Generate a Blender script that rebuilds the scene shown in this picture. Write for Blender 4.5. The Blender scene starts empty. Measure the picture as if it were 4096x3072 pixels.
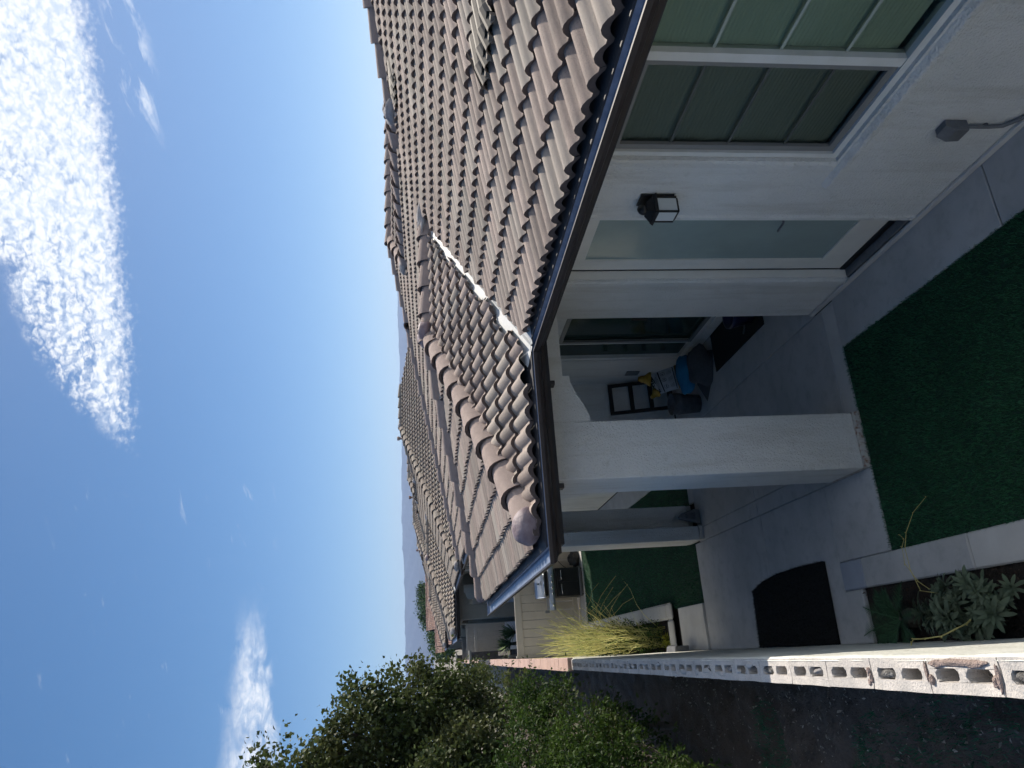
import bpy, bmesh, math, random
import numpy as np
from mathutils import Vector, Matrix
R=math.radians
rng=np.random.default_rng(7); random.seed(7)
SC=bpy.context.scene; COL=SC.collection
# ---------------------------------------------------------------- camera
def cam_axes(yaw,pit,rol):
    f=Vector((math.sin(yaw)*math.cos(pit),math.cos(yaw)*math.cos(pit),-math.sin(pit)))
    r=Vector((math.cos(yaw),-math.sin(yaw),0)); u=r.cross(f)
    return f, r*math.cos(rol)+u*math.sin(rol), -r*math.sin(rol)+u*math.cos(rol)
CF,CR,CU=cam_axes(R(20.401),R(6.692),R(-1.477))
cd=bpy.data.cameras.new('camera'); cam=bpy.data.objects.new('camera',cd); COL.objects.link(cam)
cd.sensor_fit='HORIZONTAL'; cd.sensor_width=36; cd.lens=36*2932.07/4096; cd.clip_start=.05; cd.clip_end=30000
mx=Matrix((( -CU.x,CR.x,-CF.x,0),(-CU.y,CR.y,-CF.y,0),(-CU.z,CR.z,-CF.z,3.8),(0,0,0,1)))   # the phone was held sideways
cam.matrix_world=mx; SC.camera=cam
# ---------------------------------------------------------------- light
SUN=Vector((.87,.74,1.0)).normalized()
sun_el=math.asin(SUN.z); sun_az=math.atan2(SUN.x,SUN.y)
ld=bpy.data.lights.new('sun','SUN'); ld.energy=2.95; ld.angle=R(.53); ld.color=(1,.91,.79)
sun=bpy.data.objects.new('sun',ld); COL.objects.link(sun); sun.rotation_euler=SUN.to_track_quat('Z','Y').to_euler()
SC.view_settings.view_transform='Standard'; SC.view_settings.look='None'; SC.view_settings.exposure=1.08; SC.view_settings.gamma=1
SC.view_settings.use_curve_mapping=False
try:
    SC.cycles.use_denoising=True; SC.cycles.max_bounces=6; SC.cycles.use_adaptive_sampling=True; SC.cycles.adaptive_threshold=.03; SC.cycles.diffuse_bounces=4; SC.cycles.glossy_bounces=2; SC.cycles.transmission_bounces=2; SC.cycles.transparent_max_bounces=8; SC.cycles.volume_bounces=0; SC.cycles.caustics_reflective=False; SC.cycles.caustics_refractive=False
except Exception: pass
W=bpy.data.worlds.new('World'); SC.world=W; W.use_nodes=True
nt=W.node_tree; N=nt.nodes; L=nt.links; N.clear()
def nd(t,**k):
    n=N.new(t)
    for a,b in k.items(): setattr(n,a,b)
    return n
def mt(op,a,b=None,c=None,clamp=False):
    n=nd('ShaderNodeMath',operation=op,use_clamp=clamp)
    for i,v in enumerate((a,b,c)):
        if v is None: continue
        if isinstance(v,(int,float)): n.inputs[i].default_value=v
        else: L.new(v,n.inputs[i])
    return n.outputs[0]
out=nd('ShaderNodeOutputWorld'); bg=nd('ShaderNodeBackground'); L.new(bg.outputs[0],out.inputs[0])
sky=nd('ShaderNodeTexSky'); sky.sky_type='NISHITA'; sky.sun_disc=False; sky.sun_elevation=sun_el; sky.sun_rotation=sun_az
sky.altitude=300; sky.air_density=.65; sky.dust_density=.22; sky.ozone_density=2.0
bg.inputs['Strength'].default_value=.083
geo=nd('ShaderNodeTexCoord'); sep=nd('ShaderNodeSeparateXYZ'); L.new(geo.outputs['Generated'],sep.inputs[0])
az=mt('ARCTAN2',sep.outputs[0],sep.outputs[1]); el=mt('ARCSINE',sep.outputs[2])
# cloud layer: direction projected on a flat layer
inv=mt('DIVIDE',1.0,mt('MAXIMUM',sep.outputs[2],.02))
comb=nd('ShaderNodeCombineXYZ'); L.new(mt('MULTIPLY',sep.outputs[0],inv),comb.inputs[0]); L.new(mt('MULTIPLY',sep.outputs[1],inv),comb.inputs[1])
def noise(vec,scale,detail,rough,dist=0.0):
    n=nd('ShaderNodeTexNoise'); n.noise_dimensions='2D'; n.inputs['Scale'].default_value=scale; n.inputs['Detail'].default_value=detail
    n.inputs['Roughness'].default_value=rough; n.inputs['Distortion'].default_value=dist; L.new(vec,n.inputs['Vector']); return n.outputs[0]
def sm(x,a,b):
    n=nd('ShaderNodeMapRange'); n.interpolation_type='SMOOTHSTEP'
    L.new(x,n.inputs[0]); n.inputs[1].default_value=a; n.inputs[2].default_value=b; return n.outputs[0]
HAZE_D=1.5e-4
azd=mt('MULTIPLY',az,180/math.pi); eld=mt('MULTIPLY',el,180/math.pi)
cv=nd('ShaderNodeCombineXYZ'); L.new(azd,cv.inputs[0]); L.new(mt('MULTIPLY',eld,1.35),cv.inputs[1]); V0=cv.outputs[0]
warp=mt('SUBTRACT',noise(V0,.55,2,.6),.5)
warp2=mt('SUBTRACT',noise(V0,2.2,3,.65),.5)
elw=mt('ADD',eld,mt('ADD',mt('MULTIPLY',warp,1.3),mt('MULTIPLY',warp2,.9)))
upper=mt('ADD',21.0,mt('MULTIPLY',7.6,mt('SUBTRACT',1.0,mt('EXPONENT',mt('MULTIPLY',mt('SUBTRACT',azd,16.0),-.15))))); upper=mt('ADD',upper,mt('MULTIPLY',mt('MAXIMUM',mt('SUBTRACT',azd,30.0),0.0),.9))
m_up=sm(mt('SUBTRACT',mt('ADD',upper,mt('MULTIPLY',warp2,1.8)),elw),-.5,1.0)
m_lo=sm(mt('ADD',elw,mt('MULTIPLY',warp2,.8)),20.3,21.9); m_az=sm(mt('ADD',azd,mt('ADD',mt('MULTIPLY',warp2,5.0),mt('MULTIPLY',warp,3.0))),15.2,20.5)
band=mt('MULTIPLY',mt('MULTIPLY',m_up,m_lo),m_az)
cv1=nd('ShaderNodeCombineXYZ'); L.new(mt('MULTIPLY',azd,.62),cv1.inputs[0]); L.new(mt('ADD',mt('MULTIPLY',eld,1.5),mt('MULTIPLY',warp,1.2)),cv1.inputs[1]); V1=cv1.outputs[0]
vw=nd('ShaderNodeVectorMath',operation='ADD'); L.new(V0,vw.inputs[0]); nv=nd('ShaderNodeTexNoise'); nv.noise_dimensions='2D'; nv.inputs['Scale'].default_value=1.3; nv.inputs['Detail'].default_value=3; L.new(V0,nv.inputs['Vector'])
vs=nd('ShaderNodeVectorMath',operation='SCALE'); vs.inputs['Scale'].default_value=1.3; L.new(nv.outputs['Color'],vs.inputs[0]); L.new(vs.outputs[0],vw.inputs[1])
vor=nd('ShaderNodeTexVoronoi'); vor.voronoi_dimensions='2D'; vor.feature='SMOOTH_F1'; vor.inputs['Scale'].default_value=1.75; vor.inputs['Smoothness'].default_value=.6; L.new(vw.outputs[0],vor.inputs['Vector'])
puff=mt('SUBTRACT',1.0,mt('MULTIPLY',vor.outputs['Distance'],1.35))
cells=mt('ADD',mt('MULTIPLY',puff,.36),mt('MULTIPLY',noise(V1,1.7,4,.58,.6),.64)); fine=noise(V0,4.5,2,.55,.2); big=noise(V1,.5,3,.55,.6); streak=noise(V1,.95,5,.6,1.1)
edge=sm(mt('SUBTRACT',mt('ADD',upper,mt('MULTIPLY',warp2,3.0)),elw),-.8,3.2)           # thins towards the upper edge
thick=sm(azd,17.,40.)
cov=mt('ADD',mt('MULTIPLY',thick,.34),mt('ADD',mt('MULTIPLY',edge,.26),mt('MULTIPLY',mt('SUBTRACT',big,.5),.75)))
cel=sm(mt('ADD',mt('ADD',mt('MULTIPLY',cells,.70),mt('MULTIPLY',fine,.14)),mt('MULTIPLY',cov,.62)),.30,.74)
rope=mt('MULTIPLY',sm(elw,20.9,21.6),mt('SUBTRACT',1.0,sm(elw,22.2,23.6)))
dens=mt('MAXIMUM',cel,mt('MULTIPLY',rope,mt('MULTIPLY',sm(streak,.28,.62),.85)))
c1=mt('MULTIPLY',band,mt('MULTIPLY',dens,.97),clamp=True)
# low left bank
up2=mt('SUBTRACT',13.75,mt('MULTIPLY',mt('MAXIMUM',azd,-8.0),.05)); lo2=mt('ADD',11.6,mt('MULTIPLY',mt('MAXIMUM',azd,-20.0),.17))
sv=nd('ShaderNodeCombineXYZ'); L.new(mt('MULTIPLY',azd,.35),sv.inputs[0]); L.new(eld,sv.inputs[1]); ns2=noise(sv.outputs[0],1.1,4,.6,.4)
e2=mt('ADD',eld,mt('MULTIPLY',mt('SUBTRACT',ns2,.5),2.0))
b2=mt('MULTIPLY',sm(mt('SUBTRACT',up2,e2),-.5,.9),sm(mt('SUBTRACT',e2,lo2),-.6,.9))
b2=mt('MULTIPLY',b2,mt('SUBTRACT',1.0,sm(azd,0.5,6.)))
c2=mt('MULTIPLY',b2,mt('ADD',.25,mt('MULTIPLY',sm(ns2,.3,.65),.6)),clamp=True)
# thin streaks under the band and scattered scraps
st=nd('ShaderNodeCombineXYZ'); L.new(mt('ADD',mt('MULTIPLY',azd,.22),mt('MULTIPLY',eld,.28)),st.inputs[0]); L.new(mt('SUBTRACT',mt('MULTIPLY',eld,1.3),mt('MULTIPLY',azd,.35)),st.inputs[1])
ns3=noise(st.outputs[0],.9,4,.62,.3)
b3=mt('MULTIPLY',mt('MULTIPLY',sm(eld,17.,18.3),mt('SUBTRACT',1.0,sm(eld,19.2,20.3))),sm(azd,37.,41.))
c3=mt('MULTIPLY',b3,mt('MULTIPLY',sm(ns3,.52,.72),.6),clamp=True)
b4=mt('MULTIPLY',mt('MULTIPLY',sm(eld,10.5,12.5),mt('SUBTRACT',1.0,sm(eld,24.,26.))),mt('SUBTRACT',1.0,sm(azd,11.,17.)))
c4=mt('MULTIPLY',b4,mt('MULTIPLY',sm(ns3,.67,.82),.30),clamp=True)
cl=mt('MAXIMUM',mt('MAXIMUM',c1,c2),mt('MAXIMUM',c3,c4))
hsv=nd('ShaderNodeHueSaturation'); hsv.inputs['Saturation'].default_value=1.42; hsv.inputs['Value'].default_value=1.0; gam=nd('ShaderNodeGamma'); gam.inputs[1].default_value=.74; L.new(sky.outputs[0],gam.inputs[0]); L.new(gam.outputs[0],hsv.inputs['Color'])
mixc=nd('ShaderNodeMix',data_type='RGBA'); L.new(cl,mixc.inputs[0]); L.new(hsv.outputs[0],mixc.inputs[6])
ccol=nd('ShaderNodeMix',data_type='RGBA'); L.new(sm(cells,.3,.65),ccol.inputs[0]); ccol.inputs[6].default_value=(4.2,4.8,5.7,1); ccol.inputs[7].default_value=(6.1,6.2,6.4,1)
L.new(ccol.outputs[2],mixc.inputs[7]); L.new(mixc.outputs[2],bg.inputs['Color'])
# ---------------------------------------------------------------- materials
def mat(name,col,rough=.8,col2=None,scale=4.,amt=1.,bump=0.,bscale=40.,bdist=.01,metal=0.,spec=.3,speck=None,sscale=300.,rnd=0.,rndcol=None,trans=0.,streak=None,detail=4,island=False,stain=None,dist=0.,contrast=(.35,.65),sheen=0):
    m=bpy.data.materials.new(name); m.use_nodes=True; t=m.node_tree; n=t.nodes; l=t.links
    b=n['Principled BSDF']; b.inputs['Roughness'].default_value=rough; b.inputs['Metallic'].default_value=metal; b.inputs['Specular IOR Level'].default_value=spec
    c4=lambda c:(c[0],c[1],c[2],1)
    tc=n.new('ShaderNodeTexCoord'); mp=n.new('ShaderNodeMapping'); l.new(tc.outputs['Object'],mp.inputs[0])
    if streak: mp.inputs['Scale'].default_value=streak
    cur=None
    def nz(sc,de=4,ro=.6,vec=None):
        k=n.new('ShaderNodeTexNoise'); k.inputs['Scale'].default_value=sc; k.inputs['Detail'].default_value=de; k.inputs['Roughness'].default_value=ro
        k.inputs['Distortion'].default_value=dist; l.new(vec or mp.outputs[0],k.inputs['Vector']); return k.outputs[0]
    def mr(x,a,bb,c=0.,d=1.):
        k=n.new('ShaderNodeMapRange'); l.new(x,k.inputs[0]); k.inputs[1].default_value=a; k.inputs[2].default_value=bb; k.inputs[3].default_value=c; k.inputs[4].default_value=d; return k.outputs[0]
    def mixc(f,a,bb,bt='MIX'):
        k=n.new('ShaderNodeMix'); k.data_type='RGBA'; k.blend_type=bt
        if isinstance(f,float): k.inputs[0].default_value=f
        else: l.new(f,k.inputs[0])
        for i,v in ((6,a),(7,bb)):
            if isinstance(v,tuple): k.inputs[i].default_value=c4(v)
            else: l.new(v,k.inputs[i])
        return k.outputs[2]
    cur=tuple(col)
    if col2: cur=mixc(mr(nz(scale,detail),contrast[0],contrast[1],0,amt),cur,tuple(col2))
    if speck: cur=mixc(mr(nz(sscale,2,.5,tc.outputs['Object']),.56,.68,0,.75),cur,tuple(speck))
    if stain:
        m3=n.new('ShaderNodeMapping'); m3.inputs['Scale'].default_value=(4.,4.,.45); l.new(tc.outputs['Object'],m3.inputs[0]); cur=mixc(mr(nz(1.6,5,.65,m3.outputs[0]),.5,.74,0,stain[1]),cur,tuple(stain[0]))
        cur=mixc(mr(nz(9.,5,.7,tc.outputs['Object']),.58,.72,0,stain[1]*.7),cur,tuple(stain[0]))
    if rnd:
        oi=n.new('ShaderNodeObjectInfo'); r=oi.outputs['Random']
        if island:
            g=n.new('ShaderNodeNewGeometry'); a=n.new('ShaderNodeMath'); a.operation='ADD'; l.new(r,a.inputs[0]); l.new(g.outputs['Random Per Island'],a.inputs[1])
            f=n.new('ShaderNodeMath'); f.operation='FRACT'; l.new(a.outputs[0],f.inputs[0]); r=f.outputs[0]
        if rndcol:
            m2=n.new('ShaderNodeMath'); m2.operation='MULTIPLY'; l.new(r,m2.inputs[0]); m2.inputs[1].default_value=7.31
            f2=n.new('ShaderNodeMath'); f2.operation='FRACT'; l.new(m2.outputs[0],f2.inputs[0])
            cur=mixc(mr(f2.outputs[0],.35,1.,0,.8),cur,tuple(rndcol))
        h=n.new('ShaderNodeHueSaturation'); l.new(mr(r,0,1,1-rnd,1+rnd),h.inputs['Value'])
        if isinstance(cur,tuple): h.inputs['Color'].default_value=c4(cur)
        else: l.new(cur,h.inputs['Color'])
        cur=h.outputs[0]
    if isinstance(cur,tuple): b.inputs['Base Color'].default_value=c4(cur)
    else: l.new(cur,b.inputs['Base Color'])
    if bump:
        bp=n.new('ShaderNodeBump'); bp.inputs['Strength'].default_value=bump; bp.inputs['Distance'].default_value=bdist
        l.new(nz(bscale,3,.6,tc.outputs['Object']),bp.inputs['Height']); l.new(bp.outputs[0],b.inputs['Normal'])
    if trans:
        tr=n.new('ShaderNodeBsdfTranslucent'); ms=n.new('ShaderNodeMixShader'); ms.inputs[0].default_value=trans
        if isinstance(cur,tuple): tr.inputs[0].default_value=c4(cur)
        else: l.new(cur,tr.inputs[0])
        l.new(b.outputs[0],ms.inputs[1]); l.new(tr.outputs[0],ms.inputs[2]); l.new(ms.outputs[0],n['Material Output'].inputs[0])
    return m
def glassmat(name,tint,refl=.12,rough=.02):
    m=bpy.data.materials.new(name); m.use_nodes=True; t=m.node_tree; n=t.nodes; l=t.links; n.remove(n['Principled BSDF'])
    tr=n.new('ShaderNodeBsdfTransparent'); tr.inputs[0].default_value=(*tint,1); g=n.new('ShaderNodeBsdfGlossy'); g.inputs['Roughness'].default_value=rough; g.inputs[0].default_value=(.9,.95,.95,1)
    fr=n.new('ShaderNodeFresnel'); fr.inputs[0].default_value=1.45; ad=n.new('ShaderNodeMath'); ad.operation='MULTIPLY_ADD'; ad.inputs[1].default_value=.7; ad.inputs[2].default_value=refl; l.new(fr.outputs[0],ad.inputs[0])
    ms=n.new('ShaderNodeMixShader'); l.new(ad.outputs[0],ms.inputs[0]); l.new(tr.outputs[0],ms.inputs[1]); l.new(g.outputs[0],ms.inputs[2]); l.new(ms.outputs[0],n['Material Output'].inputs[0])
    return m
MT={}
MT['tile']=mat('roof_tile_concrete',(.365,.29,.247),.85,(.27,.22,.192),7,1,bump=.6,bscale=150,bdist=.005,speck=(.21,.17,.155),sscale=140,rnd=.22,rndcol=(.31,.28,.24),island=True)
MT['tile2']=mat('roof_tile_concrete_far',(.285,.235,.195),.85,(.225,.188,.16),6,1,rnd=.12,rndcol=(.265,.24,.20),island=True)
MT['tilepink']=mat('roof_tile_terracotta',(.40,.25,.20),.85,(.33,.21,.17),6,1,rnd=.14,rndcol=(.44,.33,.27),island=True)
MT['cap']=mat('ridge_tile_concrete',(.40,.315,.275),.9,(.31,.245,.22),9,1,bump=.9,bscale=150,bdist=.006,speck=(.24,.19,.175),sscale=260,rnd=.08)
MT['mortar']=mat('mortar',(.20,.145,.155),.6,(.29,.235,.245),11,1,bump=.5,bscale=26,bdist=.015,spec=.4)
MT['mortarw']=mat('pale_mortar',(.42,.40,.39),.9,(.28,.26,.26),10,1,bump=.6,bscale=40,bdist=.02)
MT['deck']=mat('roof_underlay',(.03,.032,.036),.9)
MT['flash']=mat('painted_flashing',(.56,.57,.57),.5,(.46,.48,.49),9,1,metal=.0,bump=.15,bscale=14,bdist=.01)
MT['gut']=mat('dark_bronze_gutter',(.028,.022,.022),.45,(.04,.032,.03),6,1,spec=.4)
MT['edge']=mat('tile_edge_shaded',(.14,.105,.092),.9,(.10,.078,.07),20,1,bump=.5,bscale=120,bdist=.004)  # shade of the unlit front edges put into a darker colour
MT['liner']=mat('gutter_inside_sky_tint',(.24,.29,.39),.42,(.16,.20,.28),12,1,metal=.35,bump=.35,bscale=26,bdist=.006)  # blue of the reflected sky is put into the base colour
MT['fascia']=mat('fascia',(.03,.03,.034),.6)
MT['stucco']=mat('white_stucco',(.80,.795,.775),.9,(.72,.72,.70),1.6,1,bump=1.0,bscale=60,bdist=.02,stain=((.56,.54,.49),.7))
MT['stucco2']=mat('smooth_stucco',(.66,.655,.63),.9,(.55,.55,.52),2.2,1,bump=.3,bscale=60,bdist=.006,streak=(1,1,.35))
MT['stuccog']=mat('olive_stucco',(.235,.235,.205),.9,(.20,.20,.175),2,1,bump=.4,bscale=50,bdist=.008)
MT['olived']=mat('dark_olive_paint',(.035,.04,.04),.7)
MT['vinyl']=mat('white_vinyl',(.72,.72,.70),.4,(.64,.64,.61),5,1,spec=.4)
MT['sash']=mat('grey_sash',(.22,.22,.215),.45,spec=.4)
MT['doorp']=mat('cream_door_paint',(.76,.74,.69),.45,(.70,.68,.63),4,1,spec=.4)
MT['black']=mat('black_metal',(.012,.012,.013),.4,spec=.4)
MT['lampg']=mat('frosted_lamp_glass',(.60,.63,.63),.35,spec=.4)
MT['greym']=mat('grey_paint_metal',(.16,.165,.175),.5,(.12,.125,.135),20,1,spec=.4)
MT['conc']=mat('concrete',(.50,.50,.495),.85,(.41,.41,.41),1.3,1,bump=.3,bscale=120,bdist=.003,stain=((.30,.30,.30),.6))
MT['concl']=mat('concrete_light',(.58,.57,.55),.85,(.49,.48,.465),3,1,bump=.25,bscale=120,bdist=.003)
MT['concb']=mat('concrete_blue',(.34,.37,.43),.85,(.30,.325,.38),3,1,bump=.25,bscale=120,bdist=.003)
MT['concp']=mat('concrete_pale',(.55,.54,.52),.85,(.47,.46,.44),3,1,bump=.25,bscale=120,bdist=.003)
MT['turfb']=mat('turf_backing',(.012,.04,.022),.95)
MT['turf']=mat('turf_blades',(.022,.105,.05),.6,(.035,.15,.07),2.5,1,rnd=.25,island=True,spec=.3)
MT['soil']=mat('planter_soil',(.018,.014,.012),.95,(.035,.027,.022),18,1,bump=1,bscale=40,bdist=.03)
MT['block']=mat('concrete_block',(.62,.575,.525),.95,(.46,.435,.405),7,1,bump=.8,bscale=90,bdist=.008,speck=(.34,.32,.30),sscale=150,rnd=.06,rndcol=(.52,.49,.46))
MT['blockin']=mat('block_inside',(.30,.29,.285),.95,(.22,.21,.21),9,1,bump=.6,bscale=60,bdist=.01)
MT['grout']=mat('grout_fill',(.36,.35,.33),.95,(.10,.095,.09),60,1,bump=1,bscale=110,bdist=.03)
MT['grime']=mat('old_mortar_lump',(.44,.34,.30),.95,(.30,.235,.205),26,1,bump=1,bscale=90,bdist=.02)
MT['wcoat']=mat('wall_render_coat',(.74,.74,.68),.9,(.60,.61,.55),4,1,bump=.7,bscale=30,bdist=.012,streak=(1,1,2.5))
MT['wcap']=mat('pink_wall_cap',(.52,.36,.30),.92,(.44,.31,.27),6,1,bump=.7,bscale=70,bdist=.008,rnd=.07,streak=(1,8,1))
MT['wallblk']=mat('grey_split_block',(.12,.11,.105),.95,(.07,.066,.065),5,1,bump=.8,bscale=30,bdist=.02,rnd=.2)
MT['fence']=mat('tan_vinyl_fence',(.50,.455,.38),.5,(.45,.41,.345),3,1,rnd=.03)
MT['dirt']=mat('bare_dirt',(.085,.066,.053),.95,(.135,.108,.088),3,1,bump=1,bscale=22,bdist=.05)
MT['ground']=mat('far_ground',(.30,.27,.23),.95,(.24,.22,.18),.02,1)
MT['hill']=mat('hill',(.05,.055,.07),.95,(.035,.042,.06),.002,1)
MT['glass']=glassmat('window_glass',(.60,.68,.62),.0)
MT['glassd']=glassmat('screened_glass',(.44,.475,.45),.0,.3)
MT['blind']=mat('window_blind',(.58,.64,.575),.9,(.52,.575,.52),3,1,streak=(1,.3,.6))
MT['film']=mat('frosted_door_glass',(.32,.395,.38),.16,(.28,.35,.335),2,1,spec=.5)
MT['muntin']=mat('muntin_strip',(.36,.41,.375),.6); MT['muntind']=mat('screened_muntin',(.095,.105,.10),.6)
MT['foot']=mat('rusty_foot',(.55,.54,.51),.9,(.22,.09,.04),26,1,bump=.5,bscale=60,bdist=.006,contrast=(.48,.70))
MT['dark']=mat('dark_interior',(.012,.014,.013),.9)
MT['darkg']=mat('dark_green_glass',(.03,.055,.045),.12,(.02,.035,.03),2,1,spec=.5)
# ---------------------------------------------------------------- builders
def rootloc(p):
    while p.parent: p=p.parent
    return p.location
def tag(o,label=None,cat=None,group=None,kind=None):
    if label: o['label']=label
    if cat: o['category']=cat
    if group: o['group']=group
    if kind: o['kind']=kind
    return o
def empty(name,loc,label,cat,group=None):
    o=bpy.data.objects.new(name,None); COL.objects.link(o); o.location=loc; o.empty_display_size=.2
    return tag(o,label,cat,group)
def link(name,me,m,parent=None,mat_w=None,kind=None):
    o=bpy.data.objects.new(name,me); COL.objects.link(o)
    if m and not me.materials: me.materials.append(m)
    if parent: o.parent=parent
    if mat_w is not None:
        off=rootloc(parent) if parent else Vector((0,0,0))
        o.matrix_local=Matrix.Translation(-off)@mat_w
    if kind: o['kind']=kind
    return o
class MB:
    def __init__(s): s.v=[]; s.f=[]; s.n=0
    def add(s,vs,fs):
        vs=[tuple(map(float,p)) for p in vs]; s.v+=vs; s.f+=[tuple(i+s.n for i in f) for f in fs]; s.n+=len(vs); return s
    def box(s,a,b):
        x0,y0,z0=[min(p,q) for p,q in zip(a,b)]; x1,y1,z1=[max(p,q) for p,q in zip(a,b)]
        return s.add([(x0,y0,z0),(x1,y0,z0),(x1,y1,z0),(x0,y1,z0),(x0,y0,z1),(x1,y0,z1),(x1,y1,z1),(x0,y1,z1)],[(0,3,2,1),(4,5,6,7),(0,1,5,4),(1,2,6,5),(2,3,7,6),(3,0,4,7)])
    def obox(s,c,h,rot):
        c=Vector(c); P=[c+rot@Vector((sx*h[0],sy*h[1],sz*h[2])) for sz in(-1,1) for sx,sy in((-1,-1),(1,-1),(1,1),(-1,1))]
        return s.add(P,[(0,3,2,1),(4,5,6,7),(0,1,5,4),(1,2,6,5),(2,3,7,6),(3,0,4,7)])
    def quad(s,*p): return s.add(p,[tuple(range(len(p)))])
    def prism(s,poly,d):
        n=len(poly); d=Vector(d); P=[Vector(p) for p in poly]; P+= [p+d for p in P]
        return s.add(P,[tuple(range(n))[::-1],tuple(range(n,2*n))]+[(i,(i+1)%n,n+(i+1)%n,n+i) for i in range(n)])
    def tube(s,pts,r,k=8,cap=True):
        pts=[Vector(p) for p in pts]; rr=r if isinstance(r,(list,tuple)) else [r]*len(pts); rings=[]; b=s.n
        up=Vector((0,0,1)); t0=(pts[1]-pts[0]).normalized()
        if abs(t0.dot(up))>.95: up=Vector((1,0,0))
        vs=[];fs=[]
        for i,p in enumerate(pts):
            t=(pts[min(i+1,len(pts)-1)]-pts[max(i-1,0)]).normalized(); a=t.cross(up).normalized(); c=a.cross(t)
            for j in range(k):
                an=2*math.pi*j/k; vs.append(p+(a*math.cos(an)+c*math.sin(an))*rr[i])
        for i in range(len(pts)-1):
            for j in range(k): fs.append((i*k+j,i*k+(j+1)%k,(i+1)*k+(j+1)%k,(i+1)*k+j))
        if cap: fs.append(tuple(range(k))); fs.append(tuple(range((len(pts)-1)*k,len(pts)*k))[::-1])
        return s.add(vs,fs)
    def lathe(s,c,prof,k=20,axis='z'):
        c=Vector(c); vs=[];fs=[]
        for r,z in prof:
            for j in range(k):
                a=2*math.pi*j/k; p=(r*math.cos(a),r*math.sin(a),z)
                if axis=='y': p=(p[0],p[2],p[1])
                if axis=='x': p=(p[2],p[0],p[1])
                vs.append(c+Vector(p))
        for i in range(len(prof)-1):
            for j in range(k): fs.append((i*k+j,i*k+(j+1)%k,(i+1)*k+(j+1)%k,(i+1)*k+j))
        return s.add(vs,fs)
    def mesh(s,name,off=(0,0,0),smooth=False):
        me=bpy.data.meshes.new(name); o=Vector(off)
        me.from_pydata([(p[0]-o.x,p[1]-o.y,p[2]-o.z) for p in s.v],[],s.f); 
        if smooth: me.shade_smooth()
        me.update(); return me
    def build(s,name,m,parent=None,smooth=False,kind=None,bevel=0,seg=2,fix=True):
        off=rootloc(parent) if parent else Vector((0,0,0))
        me=s.mesh(name,off,smooth)
        if bevel or fix:
            bm=bmesh.new(); bm.from_mesh(me); bmesh.ops.recalc_face_normals(bm,faces=bm.faces)
            if bevel: bmesh.ops.bevel(bm,geom=[e for e in bm.edges if len(e.link_faces)==2 and e.calc_face_angle(0)>.5],offset=bevel,segments=seg,affect='EDGES',profile=.5)
            bm.to_mesh(me); bm.free()
            if smooth: me.shade_smooth()
        return link(name,me,m,parent,None,kind)
def npmesh(name,V,F,smooth=False):
    me=bpy.data.meshes.new(name); V=np.asarray(V,np.float32); F=np.asarray(F,np.int32); k=F.shape[1]
    me.vertices.add(len(V)); me.vertices.foreach_set('co',V.ravel()); me.loops.add(F.size); me.loops.foreach_set('vertex_index',F.ravel())
    me.polygons.add(len(F)); me.polygons.foreach_set('loop_start',np.arange(0,F.size,k,dtype=np.int32)); me.update(calc_edges=True); 
    if smooth: me.shade_smooth()
    me.validate(); return me
def structure(o): o['kind']='structure'; return o
def sweep(path,prof,z=0.):
    """profile (outward offset, z) swept along an xy path, mitred; outward is to the right of travel"""
    n=len(path); P=[Vector((p[0],p[1])) for p in path]; mb=MB(); rows=[]
    for i,p in enumerate(P):
        d0=(p-P[i-1]).normalized() if i else None; d1=(P[i+1]-p).normalized() if i<n-1 else None
        r=lambda d:Vector((d.y,-d.x))
        if d0 is None: m=r(d1)
        elif d1 is None: m=r(d0)
        else:
            a=r(d0)+r(d1); m=a/ (a.dot(r(d0)))
        rows.append([(p.x+m.x*o,p.y+m.y*o,zz+z) for o,zz in prof])
    k=len(prof)
    for i in range(n-1):
        mb.add(rows[i]+rows[i+1],[(j,j+1,k+j+1,k+j) for j in range(k-1)])
    return mb
# ---------------------------------------------------------------- roof tiles
TW,TE,TL=.314,.352,.425
def tile_verts():
    ts=[0,.07,.21,.38,.55,.72,.85]; us=[];ws=[]
    for k in (0,1):
        for t in ts: us.append((k+t)*.157); ws.append(.043*max(0.,math.sin(math.pi*min(t/.85,1)))**.85)
    us.append(.312); ws.append(.0)
    us=np.array(us); ws=np.array(ws)+.004*us/.314; n=len(us)
    lift=.042; th=.038
    V=[];F=[]
    for vv,dw in((0,lift),(TL,.003)):
        for a,b in zip(us,ws): V.append((a,vv,b+dw))
    for i in range(n-1): F.append((i,i+1,n+i+1,n+i))
    b0=len(V)
    for a,b in zip(us,ws): V.append((a,0,b+lift))
    for a,b in zip(us,ws): V.append((a,.004,b*.86+lift-th))
    for i in range(n-1): F.append((b0+i,b0+n+i,b0+n+i+1,b0+i+1))
    global TN; TN=n-1
    return np.array(V),np.array(F)
TV,TF=tile_verts()
def mk_tile(): return npmesh('roof_tile',TV,TF,True)
def edged(me,m,top,per):
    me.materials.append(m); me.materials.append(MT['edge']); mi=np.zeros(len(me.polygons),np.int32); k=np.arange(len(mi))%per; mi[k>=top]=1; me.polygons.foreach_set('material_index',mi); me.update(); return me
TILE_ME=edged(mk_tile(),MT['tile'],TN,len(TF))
SL=.245; CS=1/math.sqrt(1+SL*SL)
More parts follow.
